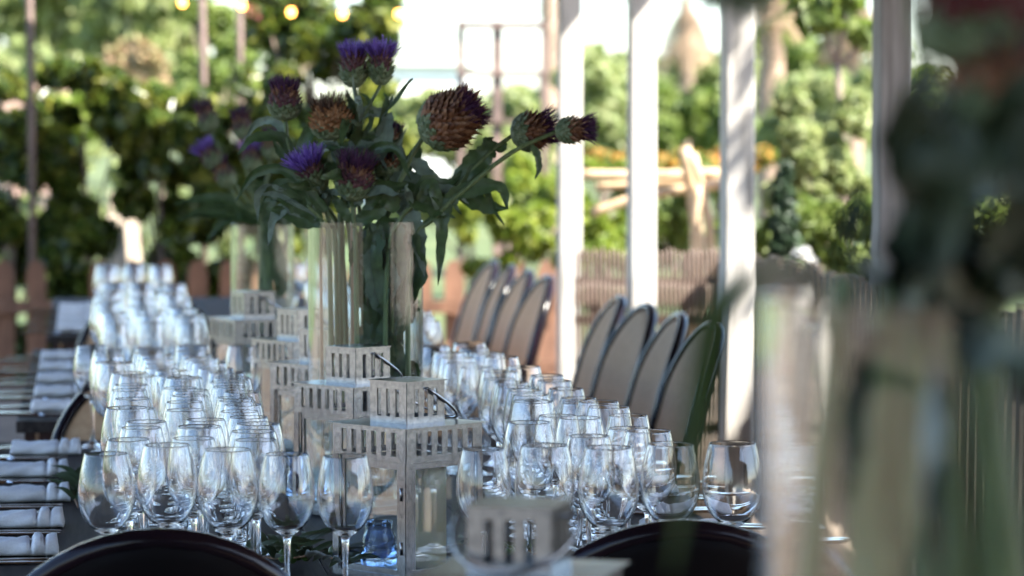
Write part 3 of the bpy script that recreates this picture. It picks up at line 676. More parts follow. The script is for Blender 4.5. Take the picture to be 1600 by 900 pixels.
# leafy filler stems whose leaves hang round the rim and inside the vase
thistle('leafy thistle stem drooping over the left rim of the centre vase', g, dV - .07, [B(520, -.02), (515, 400), (505, 350), (480, 320)], (0, 0, 0), 0, 0, 'plum', 0,
        [([(500, 345), (470, 322), (430, 300), (408, 305)], 36, 0), ([(495, 340), (450, 325), (428, 345), (419, 384)], 24, 1), ([(485, 325), (440, 302), (405, 300), (402, 346)], 22, 1), ([(505, 350), (470, 345), (440, 330), (415, 326)], 26, 0), ([(510, 330), (480, 300), (455, 292), (432, 296)], 24, 0)], auto=4, seed=40)
thistle('leafy thistle stem with dark leaves hanging right of the centre vase', g, dV - .06, [B(600, -.03), (605, 420), (625, 345), (650, 318)], (0, 0, 0), 0, 0, 'plum', 0,
        [([(650, 318), (680, 325), (690, 360), (684, 446)], 34, 0), ([(628, 330), (645, 345), (655, 385), (664, 432)], 36, 1), ([(640, 310), (668, 318), (694, 330), (700, 345)], 46, 0), ([(655, 315), (672, 290), (690, 330), (712, 340)], 26, 0), ([(620, 330), (605, 312), (585, 315), (560, 340)], 36, 0)], auto=4, seed=43)
thistle('leafy thistle stem with broad dark leaves inside the centre vase', g, dV - .05, [B(610, .0), (612, 500), (600, 420), (590, 350)], (0, 0, 0), 0, 0, 'plum', 0,
        [([(600, 360), (625, 380), (640, 430), (640, 470)], 60, 0), ([(600, 420), (625, 440), (645, 480), (650, 478)], 40, 0), ([(605, 470), (600, 520), (610, 560), (640, 590)], 46, 0), ([(590, 350), (578, 400), (582, 450), (575, 500)], 46, 0), ([(612, 540), (630, 500), (648, 480), (652, 476)], 34, 0), ([(590, 390), (605, 430), (598, 480), (580, 540)], 50, 1), ([(608, 560), (630, 585), (645, 575), (655, 590)], 40, 0), ([(590, 345), (610, 370), (618, 430), (612, 500)], 62, 0), ([(585, 350), (575, 420), (590, 490), (600, 560)], 70, 0), ([(600, 350), (635, 390), (640, 450), (615, 520)], 70, 0), ([(575, 360), (590, 430), (610, 490), (630, 540)], 60, 1), ([(600, 480), (580, 520), (570, 560), (578, 610)], 50, 0), ([(600, 520), (615, 560), (600, 620), (590, 680)], 50, 0)], seed=46, rad=.005)
thistle('thick green stalk standing at the left inside the centre vase', g, dV, [(531, 775, 0), (532, 600), (533, 480), (533, 320)], (0, 0, 0), 0, 0, 'plum', 0,
        [([(533, 330), (545, 310), (570, 300), (590, 290)], 24, 0)], seed=49, rad=.0078)
thistle('thick brown stalk standing inside the centre vase', g, dV - .05, [(553, 775, 0), (552, 600), (553, 480), (552, 310)], (0, 0, 0), 0, 0, 'plum', 0, [], seed=50, rad=.006, stemmat=M_stemd)
thistle('thin reddish brown stalk near the left wall of the centre vase', g, dV - .05, [(505, 775, 0), (503, 600), (502, 480), (500, 340)], (0, 0, 0), 0, 0, 'plum', 0, [], seed=51, rad=.0028, stemmat=M_stemd)

# second bouquet (blurred, middle table)
d2 = 7.25
v2 = vase('blurred clear glass vase at left on the middle table', on(411, d2, Zg), .078, .41, .004)
g = 'blurred thistle stems in the left vase'
for i, (hx, hy, dx, dy, w_, pal, tf) in enumerate(((395, 268, -.1, -1, .05, 'violet', .8), (330, 205, -.3, -1, .05, 'plum', .4), (360, 292, -.5, -1, .05, 'plum', .5), (423, 250, .1, -1, .055, 'brown', .4), (342, 262, -.6, -.8, .05, 'violet', .7), (380, 218, -.1, -1, .05, 'plum', .5))):
    lv = [([(405, 345), (370, 335), (320, 330), (275, 345)], 26, 0), ([(400, 340), (360, 315), (320, 310), (270, 320)], 24, 0), ([(410, 340), (440, 330), (450, 360), (445, 390)], 22, 0), ([(405, 345), (390, 330), (350, 345), (320, 380)], 26, 0), ([(412, 340), (420, 310), (400, 290), (380, 300)], 28, 0), ([(415, 340), (430, 400), (440, 450), (430, 460)], 34, 0)]
    thistle(['blurred violet thistle bloom at the centre of the left bouquet', 'blurred dark thistle at the top left of the left bouquet', 'blurred plum thistle low on the left bouquet', 'blurred brown thistle at the right of the left bouquet', 'blurred violet thistle leaning left out of the left bouquet', 'blurred dark thistle highest in the left bouquet'][i], g, d2,
            [(404 + 4 * i, 590, (-.03, .03, 0, .02, -.02, .04)[i]), (406 + 3 * i, 430), (406, 345), ((hx + 400) / 2, (hy + 345) / 2 + 10), (hx, hy)], (dx, dy, 0), .09, w_, pal, tf, lv[i:i + 2] + lv[:1], seed=60 + i, nb=60, tn=90)

# nearest bouquet (very blurred)
d0 = 1.52
v0 = vase('huge blurred clear vase filling the right edge of the foreground', on(1474, d0, T0 + .0004), .097, .512, .004, m=M_vase)
g = 'very blurred thistle stems in the nearest vase'
def fg(label, stem, direction, ln, wd, pal, tf, lv, seed, dz=0, **k):
    thistle(label, g, d0 + dz, stem, direction, ln, wd, pal, tf, lv, seed=seed, nb=90, tn=120, lz=-.22, lw=.8, **k)
Bf = lambda x, dz=0: (x, 1560, dz)
fg('very blurred red bloom at the top right corner', [Bf(1450), (1455, 800), (1470, 450), (1530, 110)], (.1, -1, 0), .07, .075, 'red', .7,
   [([(1480, 400), (1440, 300), (1420, 180), (1470, 90)], 120, 0), ([(1500, 300), (1560, 250), (1600, 160), (1620, 100)], 130, 0)], 70)
fg('very blurred brownish bloom below the red one at right', [Bf(1480, -.03), (1485, 800), (1500, 450), (1550, 215)], (.1, -1, -.2), .07, .06, 'brown', .5,
   [([(1500, 420), (1450, 360), (1430, 280), (1440, 200)], 110, 1), ([(1500, 430), (1560, 400), (1590, 330), (1600, 260)], 120, 0)], 71)
fg('very blurred leafy stem with a round dark leaf at the left of the nearest bouquet', [Bf(1400, -.02), (1400, 800), (1390, 500), (1380, 420)], (0, 0, 0), 0, 0, 'plum', 0,
   [([(1385, 440), (1350, 430), (1330, 360), (1350, 290)], 90, 0), ([(1385, 430), (1340, 420), (1325, 390), (1318, 330)], 60, 0), ([(1400, 470), (1440, 400), (1480, 300), (1500, 160)], 150, 0), ([(1400, 470), (1420, 360), (1440, 220), (1490, 130)], 110, 0)], 72)
fg('very blurred leafy stem at the right edge of the nearest bouquet', [Bf(1540, .0), (1540, 800), (1545, 470), (1560, 380)], (0, 0, 0), 0, 0, 'plum', 0,
   [([(1545, 480), (1580, 400), (1600, 300), (1600, 150)], 150, 0), ([(1545, 480), (1500, 420), (1490, 330), (1520, 230)], 140, 0), ([(1500, 500), (1540, 540), (1590, 560), (1640, 650)], 90, 0), ([(1470, 470), (1510, 410), (1560, 420), (1600, 470)], 130, 0)], 73)
fg('very blurred leafy stem inside the nearest vase', [Bf(1330, .02), (1340, 900), (1350, 700), (1375, 480)], (0, 0, 0), 0, 0, 'plum', 0,
   [([(1370, 520), (1340, 600), (1330, 700), (1320, 800)], 50, 0), ([(1440, 500), (1460, 600), (1450, 760), (1470, 900)], 60, 0)], 74, rad=.006)
fg('very blurred pale green stalk standing in the nearest vase', [Bf(1360, -.05), (1362, 900), (1372, 700), (1385, 480)], (0, 0, 0), 0, 0, 'plum', 0, [], 75, rad=.011)
fg('dark hanging thistle head at the top edge above the third white post', [Bf(1420, .03), (1430, 800), (1450, 300), (1380, -170), (1170, -100)], (-.25, 1, 0), .055, .045, 'plum', 0,
   [([(1240, -120), (1200, -60), (1160, -20), (1080, -10)], 60, 0)], 76, rad=.003, split=(1.2, 1.5))
for k, (xa, xb, r_, mm, lb) in enumerate(((1250, 1300, .007, M_stem, 'very blurred green stalk near the left wall of the nearest vase'), (1440, 1420, .009, M_stem, 'very blurred thick green stalk in the middle of the nearest vase'),
        (1500, 1480, .008, M_stem, 'very blurred green stalk right of the thick one in the nearest vase'), (1570, 1540, .01, M_stem, 'very blurred green stalk at the right in the nearest vase'))):
    thistle(lb, g, d0, [(xa, 1560, (-.03, .02, -.02, .04)[k]), (xa + 8, 1000), (xb, 600), (xb + 20, 430)], (0, 0, 0), 0, 0, 'plum', 0, [], seed=170 + k, rad=r_, stemmat=mm)
mb = MB(); q = [at(1250, 452, 1.85), at(1180, 430, 2.0), at(1110, 520, 2.15), at(1078, 690, 2.2), at(1048, 890, 2.22)]
mb = MB(); st = spline([at(1330, 700, 1.5), at(1290, 500, 1.45), at(1250, 420, 1.35), at(1180, 430, 1.25)], 16)
root = thing('drooping_leaf', 'long blurred green leaf drooping in front of the tan chairs', 'leaf', st[0])
mb.tube([p - st[0] for p in st], .0022, 6); mb.build('stalk', M_stem, root, True)
mb = MB(); leaf_geo(mb, [p - st[0] for p in (at(1180, 430, 1.25), at(1115, 500, 1.21), at(1085, 680, 1.18), at(1048, 900, 1.18))], .0118, 0, 16, -FW, .2); 
M_leafG = leafmat('fresh_leaf', [(.035, .065, .018), (.05, .085, .022)], trans=.25); mb.build('blade', M_leafG, root, True)

# ------------------------------------------------------------------ olive sprigs on the table
def olive_branch(label, pts, seed, nolive):
    rg = random.Random(seed); t = thing('olive_branch', label, 'olive branch', pts[0], 0, 'olive sprigs laid on the front table'); o0 = Vector(pts[0])
    c = spline(pts, 20); mb = MB(); mb.tube([p - o0 for p in c], .0017, 6); mb.build('twig', M_stemd, t, True)
    for i in range(3, len(c), 1):
        for s in (-1, 1):
            if rg.random() < .15: continue
            dr = (c[min(i + 1, len(c) - 1)] - c[i - 1]).normalized(); sd = Vector((-dr.y, dr.x, 0)) * s
            p = c[i] - o0; l = rg.uniform(.045, .065); e = p + (dr * .6 + sd * .8 + Vector((0, 0, rg.uniform(-.02, .5)))).normalized() * l; e.z = max(e.z, Zg - o0.z + .002)
            m = (p + e) / 2 + Vector((0, 0, .006)); mb = MB(); leaf_geo(mb, [p, m, e], .011, 0, 6, (rg.uniform(-.4, .4), -.5, 1), .2); mb.build('leaf', M_leafO, t, True)
    for k in range(nolive):
        p = c[rg.randrange(6, len(c) - 2)] - o0 + Vector((rg.uniform(-.015, .015), rg.uniform(-.02, .02), .004)); p.z = max(p.z, Zg - o0.z + .0085)
        mb = MB(); mb.lathe([(.0002, -.0105), (.004, -.0095), (.0075, -.005), (.0082, 0), (.0072, .0055), (.0038, .0095), (.0002, .0108)], 12, p); mb.build('olive', M_olive, t, True)
olive_branch('olive sprig with green olives lying behind the two stemmed glasses', [on(405, 4.30, Zg + .006), on(445, 4.25, Zg + .01), on(500, 4.2, Zg + .022), on(545, 4.13, Zg + .02)], 5, 5)
olive_branch('olive sprig lying on the table just right of the large lantern', [on(700, 4.42, Zg + .006), on(735, 4.36, Zg + .015), on(790, 4.3, Zg + .01), on(850, 4.3, Zg + .01)], 9, 3)
olive_branch('olive sprig lying left of the large lantern by the black chair', [on(360, 4.28, Zg + .004), on(400, 4.3, Zg + .01), on(440, 4.36, Zg + .01), on(480, 4.4, Zg + .01)], 12, 2)
olive_branch('olive sprig lying beside the pale napkins at left', [on(122, 4.9, Zg + .004), on(115, 5.05, Zg + .01), on(128, 5.2, Zg + .01), on(118, 5.35, Zg + .01)], 15, 0)

# ------------------------------------------------------------------ background: fences
fence = thing('picket_fence', 'low reddish brown picket fence behind the tables', 'fence', (0, 0, 0))
dF = 16.6; pw = .055; sh = None
pxs = [-180, -120, -50, 8, 58, 157, 207, 260, 310, 360, 410, 460, 510, 560, 610, 660, 710, 760, 810, 855]
for px in pxs:
    if sh is None:
        mb = MB(); ring = [(-pw, 0), (pw, 0), (pw, .62), (pw * .75, .675), (pw * .3, .70), (-pw * .3, .70), (-pw * .75, .675), (-pw, .62)]
        vs = [(x, y, z) for y in (-.012, .012) for x, z in ring]
        mb.add(vs, [tuple(range(8)), tuple(range(8, 16))[::-1]] + [(i, 8 + i, 8 + (i + 1) % 8, (i + 1) % 8) for i in range(8)])
        o = mb.build('picket', M_fence, fence); sh = o.data
    else: o = link_mesh('picket', sh, fence)
    o.location = on(px, dF, 0)
a, b = on(-220, dF - .06, 0), on(878, dF - .06, 0)
for z in (.44, .10):
    mb = MB(); mb.bar(a + Vector((0, 0, z)), b + Vector((0, 0, z)), .018, .035, (0, 0, 1)); mb.build('rail', M_fence, fence)
# slatted screen facing the camera between the posts
scr = thing('slatted_screen', 'brown slatted screen with a ribbed rolled band standing between the white posts', 'screen', (0, 0, 0))
dS = 10.95; sh = None; n = 34
for i in range(n):
    px = 900 + 226 * i / (n - 1)
    if sh is None:
        mb = MB(); mb.tube([(0, 0, 0), (0, 0, .955), (0, 0, .968)], [.0058, .0058, .003], 8); o = mb.build('stake', M_stake, scr, True); sh = o.data
        mb = MB(); vs = []
        mb.lathe([(.001, -.05), (.006, -.045), (.0078, -.02), (.008, 0), (.0078, .02), (.006, .045), (.001, .05)], 8); o2 = mb.build('roll_slat', M_stake, scr, True); sh2 = o2.data
    else: o = link_mesh('stake', sh, scr); o2 = link_mesh('roll_slat', sh2, scr)
    p = on(px, dS, 0); p.z = rnd.uniform(-.012, .006); o.location = p
    o2.location = on(px, dS - .045, .79 + .006 * math.sin(i * .4))
for z in (.84, .70, .3):
    mb = MB(); mb.bar(on(897, dS + .02, z), on(1129, dS + .02, z), .008, .018); mb.build('crossbar', M_trel, scr)
# dark stake fence running along outside the posts
fn = thing('stake_fence', 'dark fence of thin stakes running along behind the right posts', 'fence', (2.36, 0, 0)); sh = None
for i in range(85):
    Y = 3.2 + .09 * i
    if sh is None:
        mb = MB(); mb.box((0, 0, .46), (.011, .034, .46)); o = mb.build('stake', M_dkstake, fn); sh = o.data
    else: o = link_mesh('stake', sh, fn)
    o.location = (0, Y, rnd.uniform(-.02, .02) + .03)
for z in (.25, .8):
    mb = MB(); mb.box((.026, 7.0, z), (.012, 3.9, .03)); mb.build('rail', M_dkstake, fn)

# ------------------------------------------------------------------ background: planting
def foliage_geo(clumps, n, size, rng, flat=.35, gap=None, aspect=.55):
    C = np.array([c[:3] for c in clumps]); Rr = np.array([c[3:6] if len(c) > 4 else (c[3],) * 3 for c in clumps])
    wgt = Rr.prod(axis=1) ** .8; wgt = wgt / wgt.sum()
    idx = rng.choice(len(C), n, p=wgt); u = rng.normal(size=(n, 3)); u /= np.linalg.norm(u, axis=1)[:, None]
    rad = rng.random(n) ** .45
    P = C[idx] + u * rad[:, None] * Rr[idx]
    nrm = u * .7 + rng.normal(size=(n, 3)) * .6 + np.array([0, 0, flat]); nrm /= np.linalg.norm(nrm, axis=1)[:, None]
    t = rng.normal(size=(n, 3)); t -= (t * nrm).sum(1)[:, None] * nrm; t /= np.linalg.norm(t, axis=1)[:, None]
    s = np.cross(nrm, t); L = size * rng.uniform(.6, 1.3, n)[:, None]
    base = P - t * L * .5; tip = P + t * L * .5 - nrm * L * .12; l = P + s * L * aspect * .5 + nrm * L * .1; r = P - s * L * aspect * .5 + nrm * L * .1
    V = np.stack([base, r, tip, l], 1).reshape(-1, 3)
    V[:, 2] = np.maximum(V[:, 2], .01)
    return V, n
def foliage(name, clumps, n, size, m, parent, seed, off=(0, 0, 0), **k):
    rng = np.random.default_rng(seed); V, n = foliage_geo(clumps, n, size, rng, **k); V = V - np.array(off)
    me = bpy.data.meshes.new(name); me.vertices.add(4 * n); me.vertices.foreach_set('co', V.astype(np.float32).ravel())
    i = np.arange(n) * 4; F = np.stack([i, i + 1, i + 2, i, i + 2, i + 3], 1).ravel().astype(np.int32)
    me.loops.add(6 * n); me.loops.foreach_set('vertex_index', F); me.polygons.add(2 * n)
    me.polygons.foreach_set('loop_start', (np.arange(2 * n) * 3).astype(np.int32)); me.polygons.foreach_set('loop_total', np.full(2 * n, 3, np.int32))
    me.update(calc_edges=True); me.validate(); me.materials.append(m); return link_mesh(name, me, parent)
M_vine = leafmat('vine_leaf', [(.025, .045, .010), (.06, .10, .018), (.13, .17, .025), (.26, .26, .045)], rough=.3, trans=.4)
M_lime = leafmat('lime_leaf', [(.10, .16, .02), (.20, .27, .035), (.30, .33, .05)], rough=.45, trans=.45)
M_mid = leafmat('garden_leaf', [(.09, .14, .025), (.16, .22, .04), (.25, .30, .085)], rough=.5, trans=.48)
M_pgrn = leafmat('pale_garden_leaf', [(.18, .23, .07), (.27, .32, .12), (.38, .40, .18)], rough=.5, trans=.5)
M_rust = leafmat('rust_leaf', [(.24, .15, .07), (.38, .26, .14), (.26, .28, .12)], rough=.6, trans=.3)
M_orange = leafmat('orange_petal', [(.60, .24, .04), (.70, .34, .06), (.5, .3, .1)], rough=.6, trans=.3)
M_dkgrn = leafmat('dark_conifer', [(.015, .035, .015), (.03, .06, .025), (.05, .09, .04)], rough=.55, trans=.1)
M_rose = leafmat('rose_petal', [(.55, .10, .10), (.62, .22, .18)], rough=.6, trans=.3)
M_frond = leafmat('palm_frond', [(.09, .14, .04), (.16, .22, .07)], rough=.45, trans=.3)
M_dead = leafmat('dead_frond', [(.28, .18, .11), (.42, .30, .20)], rough=.8, trans=.2)
M_wfl = leafmat('white_petal', [(.75, .75, .72), (.8, .8, .78)], rough=.6, trans=.3)

def pxclump(px, py, d, rpx, rpy=None, rd=None):
    p = at(px, py, d); k = d / FPX; return (p.x, p.y, p.z, rpx * k, (rd or rpx * k), (rpy or rpx) * k)
def shrub(name, label, cat, d, clumps, n, size, m, seed, trunk=True, extra=(), group=None, trunk_px=None, tr=.02):
    cs = [pxclump(*((c[0], c[1], d + (c[4] if len(c) > 4 else 0)) + tuple(c[2:4]))) for c in clumps]
    cx = sum(c[0] for c in cs) / len(cs); cyy = sum(c[1] for c in cs) / len(cs)
    t = thing(name, label, cat, (cx, cyy, 0), 0, group); off = (cx, cyy, 0)
    if trunk:
        mb = MB(); tz = max(c[2] for c in cs)
        mb.tube([(0, 0, 0), (.01, 0, tz * .4), (-.01, .01, tz * .8)], [tr * 1.4, tr, tr * .5], 7)
        for c in cs[:8]:
            q = Vector((c[0] - cx, c[1] - cyy, c[2])); mb.tube([(0, 0, max(.05, q.z * .35)), (q.x * .5, q.y * .5, q.z * .75), q], [tr * .6, tr * .4, tr * .15], 5)
        mb.build('trunk', M_trunk, t, True)
    foliage('crown', cs, n, size, m, t, seed, off)
    for nm, nn, ss, mm in extra: stuff(foliage(nm, cs, nn, ss, mm, t, seed + 100, off))
    return t
# dark vine hedge on the left, four vines along a wire
rg = random.Random(3)
for i, (x0, x1) in enumerate(((-60, 90), (80, 200), (190, 320), (310, 450))):
    cl = []
    for k in range(34):
        cl.append((rg.uniform(x0, x1), rg.uniform(190, 570), rg.uniform(20, 36), rg.uniform(20, 34), rg.uniform(-.25, .25)))
    cl = [c for c in cl if not (155 < c[0] < 230 and 322 < c[1] < 430)]
    for k in range(12): cl.append((rg.uniform(x0, x1), rg.uniform(100, 195) + (25 if i == 2 else 0), rg.uniform(14, 26), rg.uniform(12, 20), rg.uniform(-.2, .2)))
    shrub('vine', ['dark vine with yellow-green top at the left edge behind the fence', 'dark dense vine second from left, behind the leaning dark pole', 'dark vine third from left with sunlit yellow leaves on top', 'dark vine behind the second bouquet at left'][i], 'vine', 17.3, cl, 5200, .12, M_vine, 20 + i, group='vines along the left fence')
# trellis poles on the left
for px, lb, r_, zt in ((50, 'thin dark trellis pole rising through the vine at left', .02, 2.6), (318, 'slim grey trellis pole near the string of bulbs', .022, 2.7), (376, 'second slim grey trellis pole near the string of bulbs', .02, 2.7), (104, 'short dark stake in the vine beside the trellis pole', .018, 1.3)):
    mb = MB(); p = on(px, 16.9 if px == 50 else 18.1, 0); mb.tube([(0, 0, 0), (.01, 0, zt * .5), (0, 0, zt)], r_, 8); mb.tube([(-.04, 0, zt - .1), (.04, 0, zt - .1)], r_ * .5, 6)
    o = mb.build('trellis_pole', M_trel, None, True); o.location = p; tag(o, lb, 'pole', 'trellis poles at left')
# pale boards behind the fence
for k, (xa, xb, y0) in enumerate(((172, 180, 335), (193, 193, 335), (222, 205, 340))):
    mb = MB(); a = on(xa, 18.5 - .04 * k, .012); b = at(xb, y0, 18.58 - .04 * k); mb.bar(a - a, b - a, .045, .012, (0, -1, 0)); o = mb.build('leaning_board', M_pale); o.location = a
    tag(o, ['pale board leaning behind the left fence, leftmost of three', 'pale board leaning behind the left fence, middle of three', 'pale tilted board leaning behind the left fence, rightmost of three'][k], 'board', 'pale boards behind the fence')
# garden beyond on the left
mb = MB(); a, b = on(-200, 36, 0), on(108, 36, 0); mb.bar(a + Vector((0, 0, 1.0)), b + Vector((0, 0, 1.0)), .15, 1.0, (0, 0, 1)); o = mb.build('wall_face', M_terra)
gw = thing('garden_wall', 'pink terracotta garden wall beyond the vine at left', 'wall', a); o.parent = gw; o.location = -a
mb = MB(); mb.bar(a - a + Vector((0, 0, 2.04)), b - a + Vector((0, 0, 2.04)), .2, .04, (0, 0, 1)); mb.build('coping', M_terra, gw)
def many(cx, cy0, w_, h_, k, rx, ry, seed, dd=.8):
    r = random.Random(seed); return [(cx + r.uniform(-w_, w_), cy0 + r.uniform(-h_, h_), r.uniform(.6, 1.2) * rx, r.uniform(.6, 1.2) * ry, r.uniform(-dd, dd)) for _ in range(k)]
shrub('bush', 'rust orange bush beyond the vine at left', 'bush', 26, many(205, 110, 50, 35, 12, 22, 18, 1), 1500, .13, M_rust, 31)
shrub('bush', 'bright green bush near the string lights at upper left', 'bush', 27, many(335, 70, 45, 60, 16, 26, 24, 2), 2200, .15, M_mid, 32)
shrub('bush', 'pale green bush at the top left above the terracotta wall', 'bush', 40, many(60, 10, 130, 45, 34, 36, 28, 3), 3200, .25, M_pgrn, 33)
shrub('bush', 'pale green bush between the rust bush and the top of the photo', 'bush', 34, many(250, 15, 110, 55, 30, 32, 26, 4), 3000, .2, M_pgrn, 34)
shrub('bush', 'low green bush under the rust bush at left', 'bush', 23, many(235, 175, 70, 30, 14, 24, 20, 5), 1500, .14, M_mid, 35)
shrub('bush', 'green bush filling in behind the left vines', 'bush', 22, many(60, 190, 120, 25, 14, 26, 20, 6), 1500, .14, M_lime, 36)
shrub('bush', 'pale bush far behind the dark vines', 'bush', 21, many(170, 330, 200, 90, 30, 28, 24, 8), 1100, .13, M_pgrn, 38)
# rose tree in the middle
shrub('rose_tree', 'leafy climbing rose with red flowers behind the thistles', 'tree', 18.6, many(500, 100, 105, 115, 44, 28, 26, 7, .5) + [(600, 40, 30, 40, -.6), (585, 95, 24, 30, -.6), (440, 190, 40, 40, 0), (500, 230, 50, 50, 0), (420, 250, 40, 40, 0)], 5200, .115, M_vine, 37, extra=(('flowers', 60, .11, M_rose),), tr=.03)
shrub('shrub', 'sunlit shrub low behind the thistle vase', 'shrub', 17.4, many(510, 300, 110, 90, 34, 30, 28, 9, .3), 3800, .11, M_vine, 39)
# sunny middle
shrub('bush', 'bright lime bush between the vase and the first white post', 'bush', 15.6, many(785, 365, 75, 60, 22, 22, 20, 10, .3), 2300, .085, M_lime, 40)
shrub('bush', 'pale yellow-green bush behind the bouquet in the sun', 'bush', 25, many(745, 240, 125, 85, 44, 32, 28, 11), 4600, .14, M_pgrn, 41)
shrub('bush', 'dry yellowish bush low behind the first white post', 'bush', 19, many(900, 310, 90, 50, 20, 24, 22, 12), 1700, .11, M_lime, 42)
rg2 = random.Random(91); cs = []
for k in range(150):
    x = rg2.uniform(-150, 1750); cs.append(pxclump(x, rg2.uniform(150, 235) - (45 if x < 430 or x > 930 else 0) * rg2.random(), 95 + rg2.uniform(-6, 6), rg2.uniform(24, 46), rg2.uniform(16, 30)))
for k in range(60):
    x = rg2.uniform(-150, 470); cs.append(pxclump(x, rg2.uniform(20, 200), 66 + rg2.uniform(-3, 3), rg2.uniform(26, 44), rg2.uniform(20, 34)))
o = stuff(foliage('far_wood', cs, 15000, .55, M_pgrn, None, 92)); 
mb = MB(); p = on(665, 62, 0); bw = thing('house', 'low white house beyond the garden under the string lights', 'house', p)
k = 62 / FPX
mb.box((0, 2, 1.5), (75 * k, 2, 1.5)); mb.build('wall', M_white, bw); mb = MB(); mb.box((0, 1.95, 3.06), (79 * k, 2.15, .06)); mb.build('roof', M_white, bw)
# trellis frame
tr = thing('garden_trellis', 'brown square timber trellis frame against the white sky', 'trellis', (0, 0, 0))
dT = 20
for px, z1, hw in ((720, None, .022), (777, None, .030), (851, None, .02)):
    a = on(px, dT, 0); b = at(px, 33, dT); mb = MB(); mb.bar(a, b, hw, hw, (0, 1, 0)); mb.build('upright', M_trel, tr)
for py, hw in ((40, .022), (115, .018), (190, .015)):
    mb = MB(); mb.bar(at(716, py, dT - .045), at(856, py, dT - .045), .018, hw, (0, 0, 1)); mb.build('crossbar', M_trel, tr)
# tall trunk by the first post
def palm(label, px, d, r, crown_py, skirt=True, seed=1, m=M_palmtr):
    p = on(px, d, 0); H = at(px, crown_py, d).z; t = thing('palm_tree', label, 'palm tree', p, 0, 'palms beyond the garden'); rg = random.Random(seed)
    mb = MB(); N = 26; pts = [(.12 * r * math.sin(i * .9), 0, H * i / N) for i in range(N + 1)]
    mb.tube(pts, [r * (1.15 - .3 * i / N) * (1.06 if i % 2 else .96) for i in range(N + 1)], 10); mb.build('trunk', m, t, True)
    def fr(mb, dirv, L, drop, wid):
        pts = [Vector((0, 0, H)) + dirv * L * u + Vector((0, 0, -drop * L * u * u)) for u in (0, .3, .6, .85, 1)]; c = spline(pts, 16)
        mb.tube(c, .012, 5)
        for i in range(3, len(c)):
            tt = (c[i] - c[i - 1]).normalized(); sd = tt.cross(Vector((0, 0, 1)));
            if sd.length < .05: sd = Vector((1, 0, 0))
            sd.normalize()
            for s in (-1, 1):
                l = wid * math.sin(math.pi * min(.95, i / len(c))) + .05; e = c[i] + sd * s * l + tt * l * .5 - Vector((0, 0, .35 * l))
                w2 = tt * .025; mb.add([c[i] - w2, c[i] + w2, e], [(0, 1, 2)])
    for k in range(12):
        a = 2 * math.pi * k / 12 + rg.uniform(-.2, .2); el = rg.uniform(.15, 1.0); mb = MB()
        fr(mb, Vector((math.cos(a) * math.cos(el), math.sin(a) * math.cos(el), math.sin(el))), rg.uniform(1.5, 2.0), .6, .45); mb.build('frond', M_frond, t)
    if skirt:
        for k in range(14):
            a = 2 * math.pi * k / 14 + rg.uniform(-.2, .2); mb = MB()
            fr(mb, Vector((math.cos(a) * .45, math.sin(a) * .45, -.5)), rg.uniform(1.0, 1.5), .45, .3); mb.build('dead_frond', M_dead, t)
    return t
palm('palm with a shaggy skirt of dead fronds between the second and third posts', 1072, 60, .15, 5, True, 3)
palm('palm with an orange brown trunk right of the third white post', 1203, 50, .22, -60, True, 4)
palm('palm near the fourth post with a pale trunk', 1330, 48, .16, -20, True, 5)
palm('tall palm trunk rising beside the first white post', 858, 42, .13, -120, False, 6)
t = thing('young_tree', 'thin bare brown trunk among green shrubs right of the third post', 'tree', on(1316, 15, 0))
mb = MB(); q = [on(1316, 15, 0) , at(1320, 300, 15), at(1314, 170, 15), at(1308, 100, 15)]; o0 = q[0]; mb.tube([x - o0 for x in q], [.03, .026, .022, .018], 8)
for e in ((1275, 30), (1350, 60), (1310, 10)): mb.tube([at(1308, 105, 15) - o0, at((1308 + e[0]) / 2 + 4, (105 + e[1]) / 2, 15) - o0, at(*e, 15) - o0], [.015, .011, .006], 6)
mb.build('trunk', M_trunk, t, True)
foliage('crown', [pxclump(1280, 30, 15, 40, 26), pxclump(1350, 50, 15, 34, 24), pxclump(1310, 5, 15, 40, 25), pxclump(1255, 0, 15, 30, 20)], 330, .11, M_mid, t, 77, o0)
# right garden
G = 'green shrubs of the sunny garden at right'
for i, (lb, d, cl, n, s, m) in enumerate((
    ('broad pale green shrub between the first and second posts', 30, many(950, 165, 60, 65, 22, 30, 28, 20), 2400, .17, M_pgrn),
    ('green shrub between the second and third posts below the palm', 28, many(1085, 185, 70, 40, 20, 30, 24, 21), 2200, .16, M_mid),
    ('bright green shrub low between the second and third posts', 17, many(1075, 330, 65, 60, 20, 26, 26, 22, .3), 1800, .1, M_mid),
    ('feathery pale green shrub right of the third post', 13.5, many(1275, 250, 75, 100, 34, 24, 28, 23, .3), 6500, .06, M_pgrn),
    ('leafy green shrub low right of the third post', 12.2, many(1270, 370, 85, 50, 22, 24, 24, 24, .3), 3600, .06, M_mid),
    ('tall green shrub in the distance behind the feathery shrub', 32, many(1285, 190, 90, 60, 22, 34, 28, 25), 2000, .19, M_pgrn),
    ('green shrub behind the nearest bouquet at far right', 11, many(1490, 380, 130, 60, 24, 30, 30, 26, .3), 3200, .08, M_mid),
    ('tall dark tree behind the nearest bouquet at far right', 22, many(1540, 200, 110, 140, 30, 40, 36, 27), 2600, .15, M_mid),
    ('distant tree line patch right of the second post', 75, many(1010, 120, 150, 40, 26, 40, 26, 28, 2), 1600, .45, M_pgrn),
    ('distant tree line patch behind the palms', 80, many(1290, 110, 130, 50, 26, 40, 28, 29, 2), 1600, .45, M_mid),
    ('green shrub at the foot of the first white post', 15, many(930, 370, 50, 40, 14, 22, 22, 30, .3), 1200, .085, M_lime))):
    shrub('shrub', lb, 'shrub', d, cl, n, s, m, 200 + i, group=G)
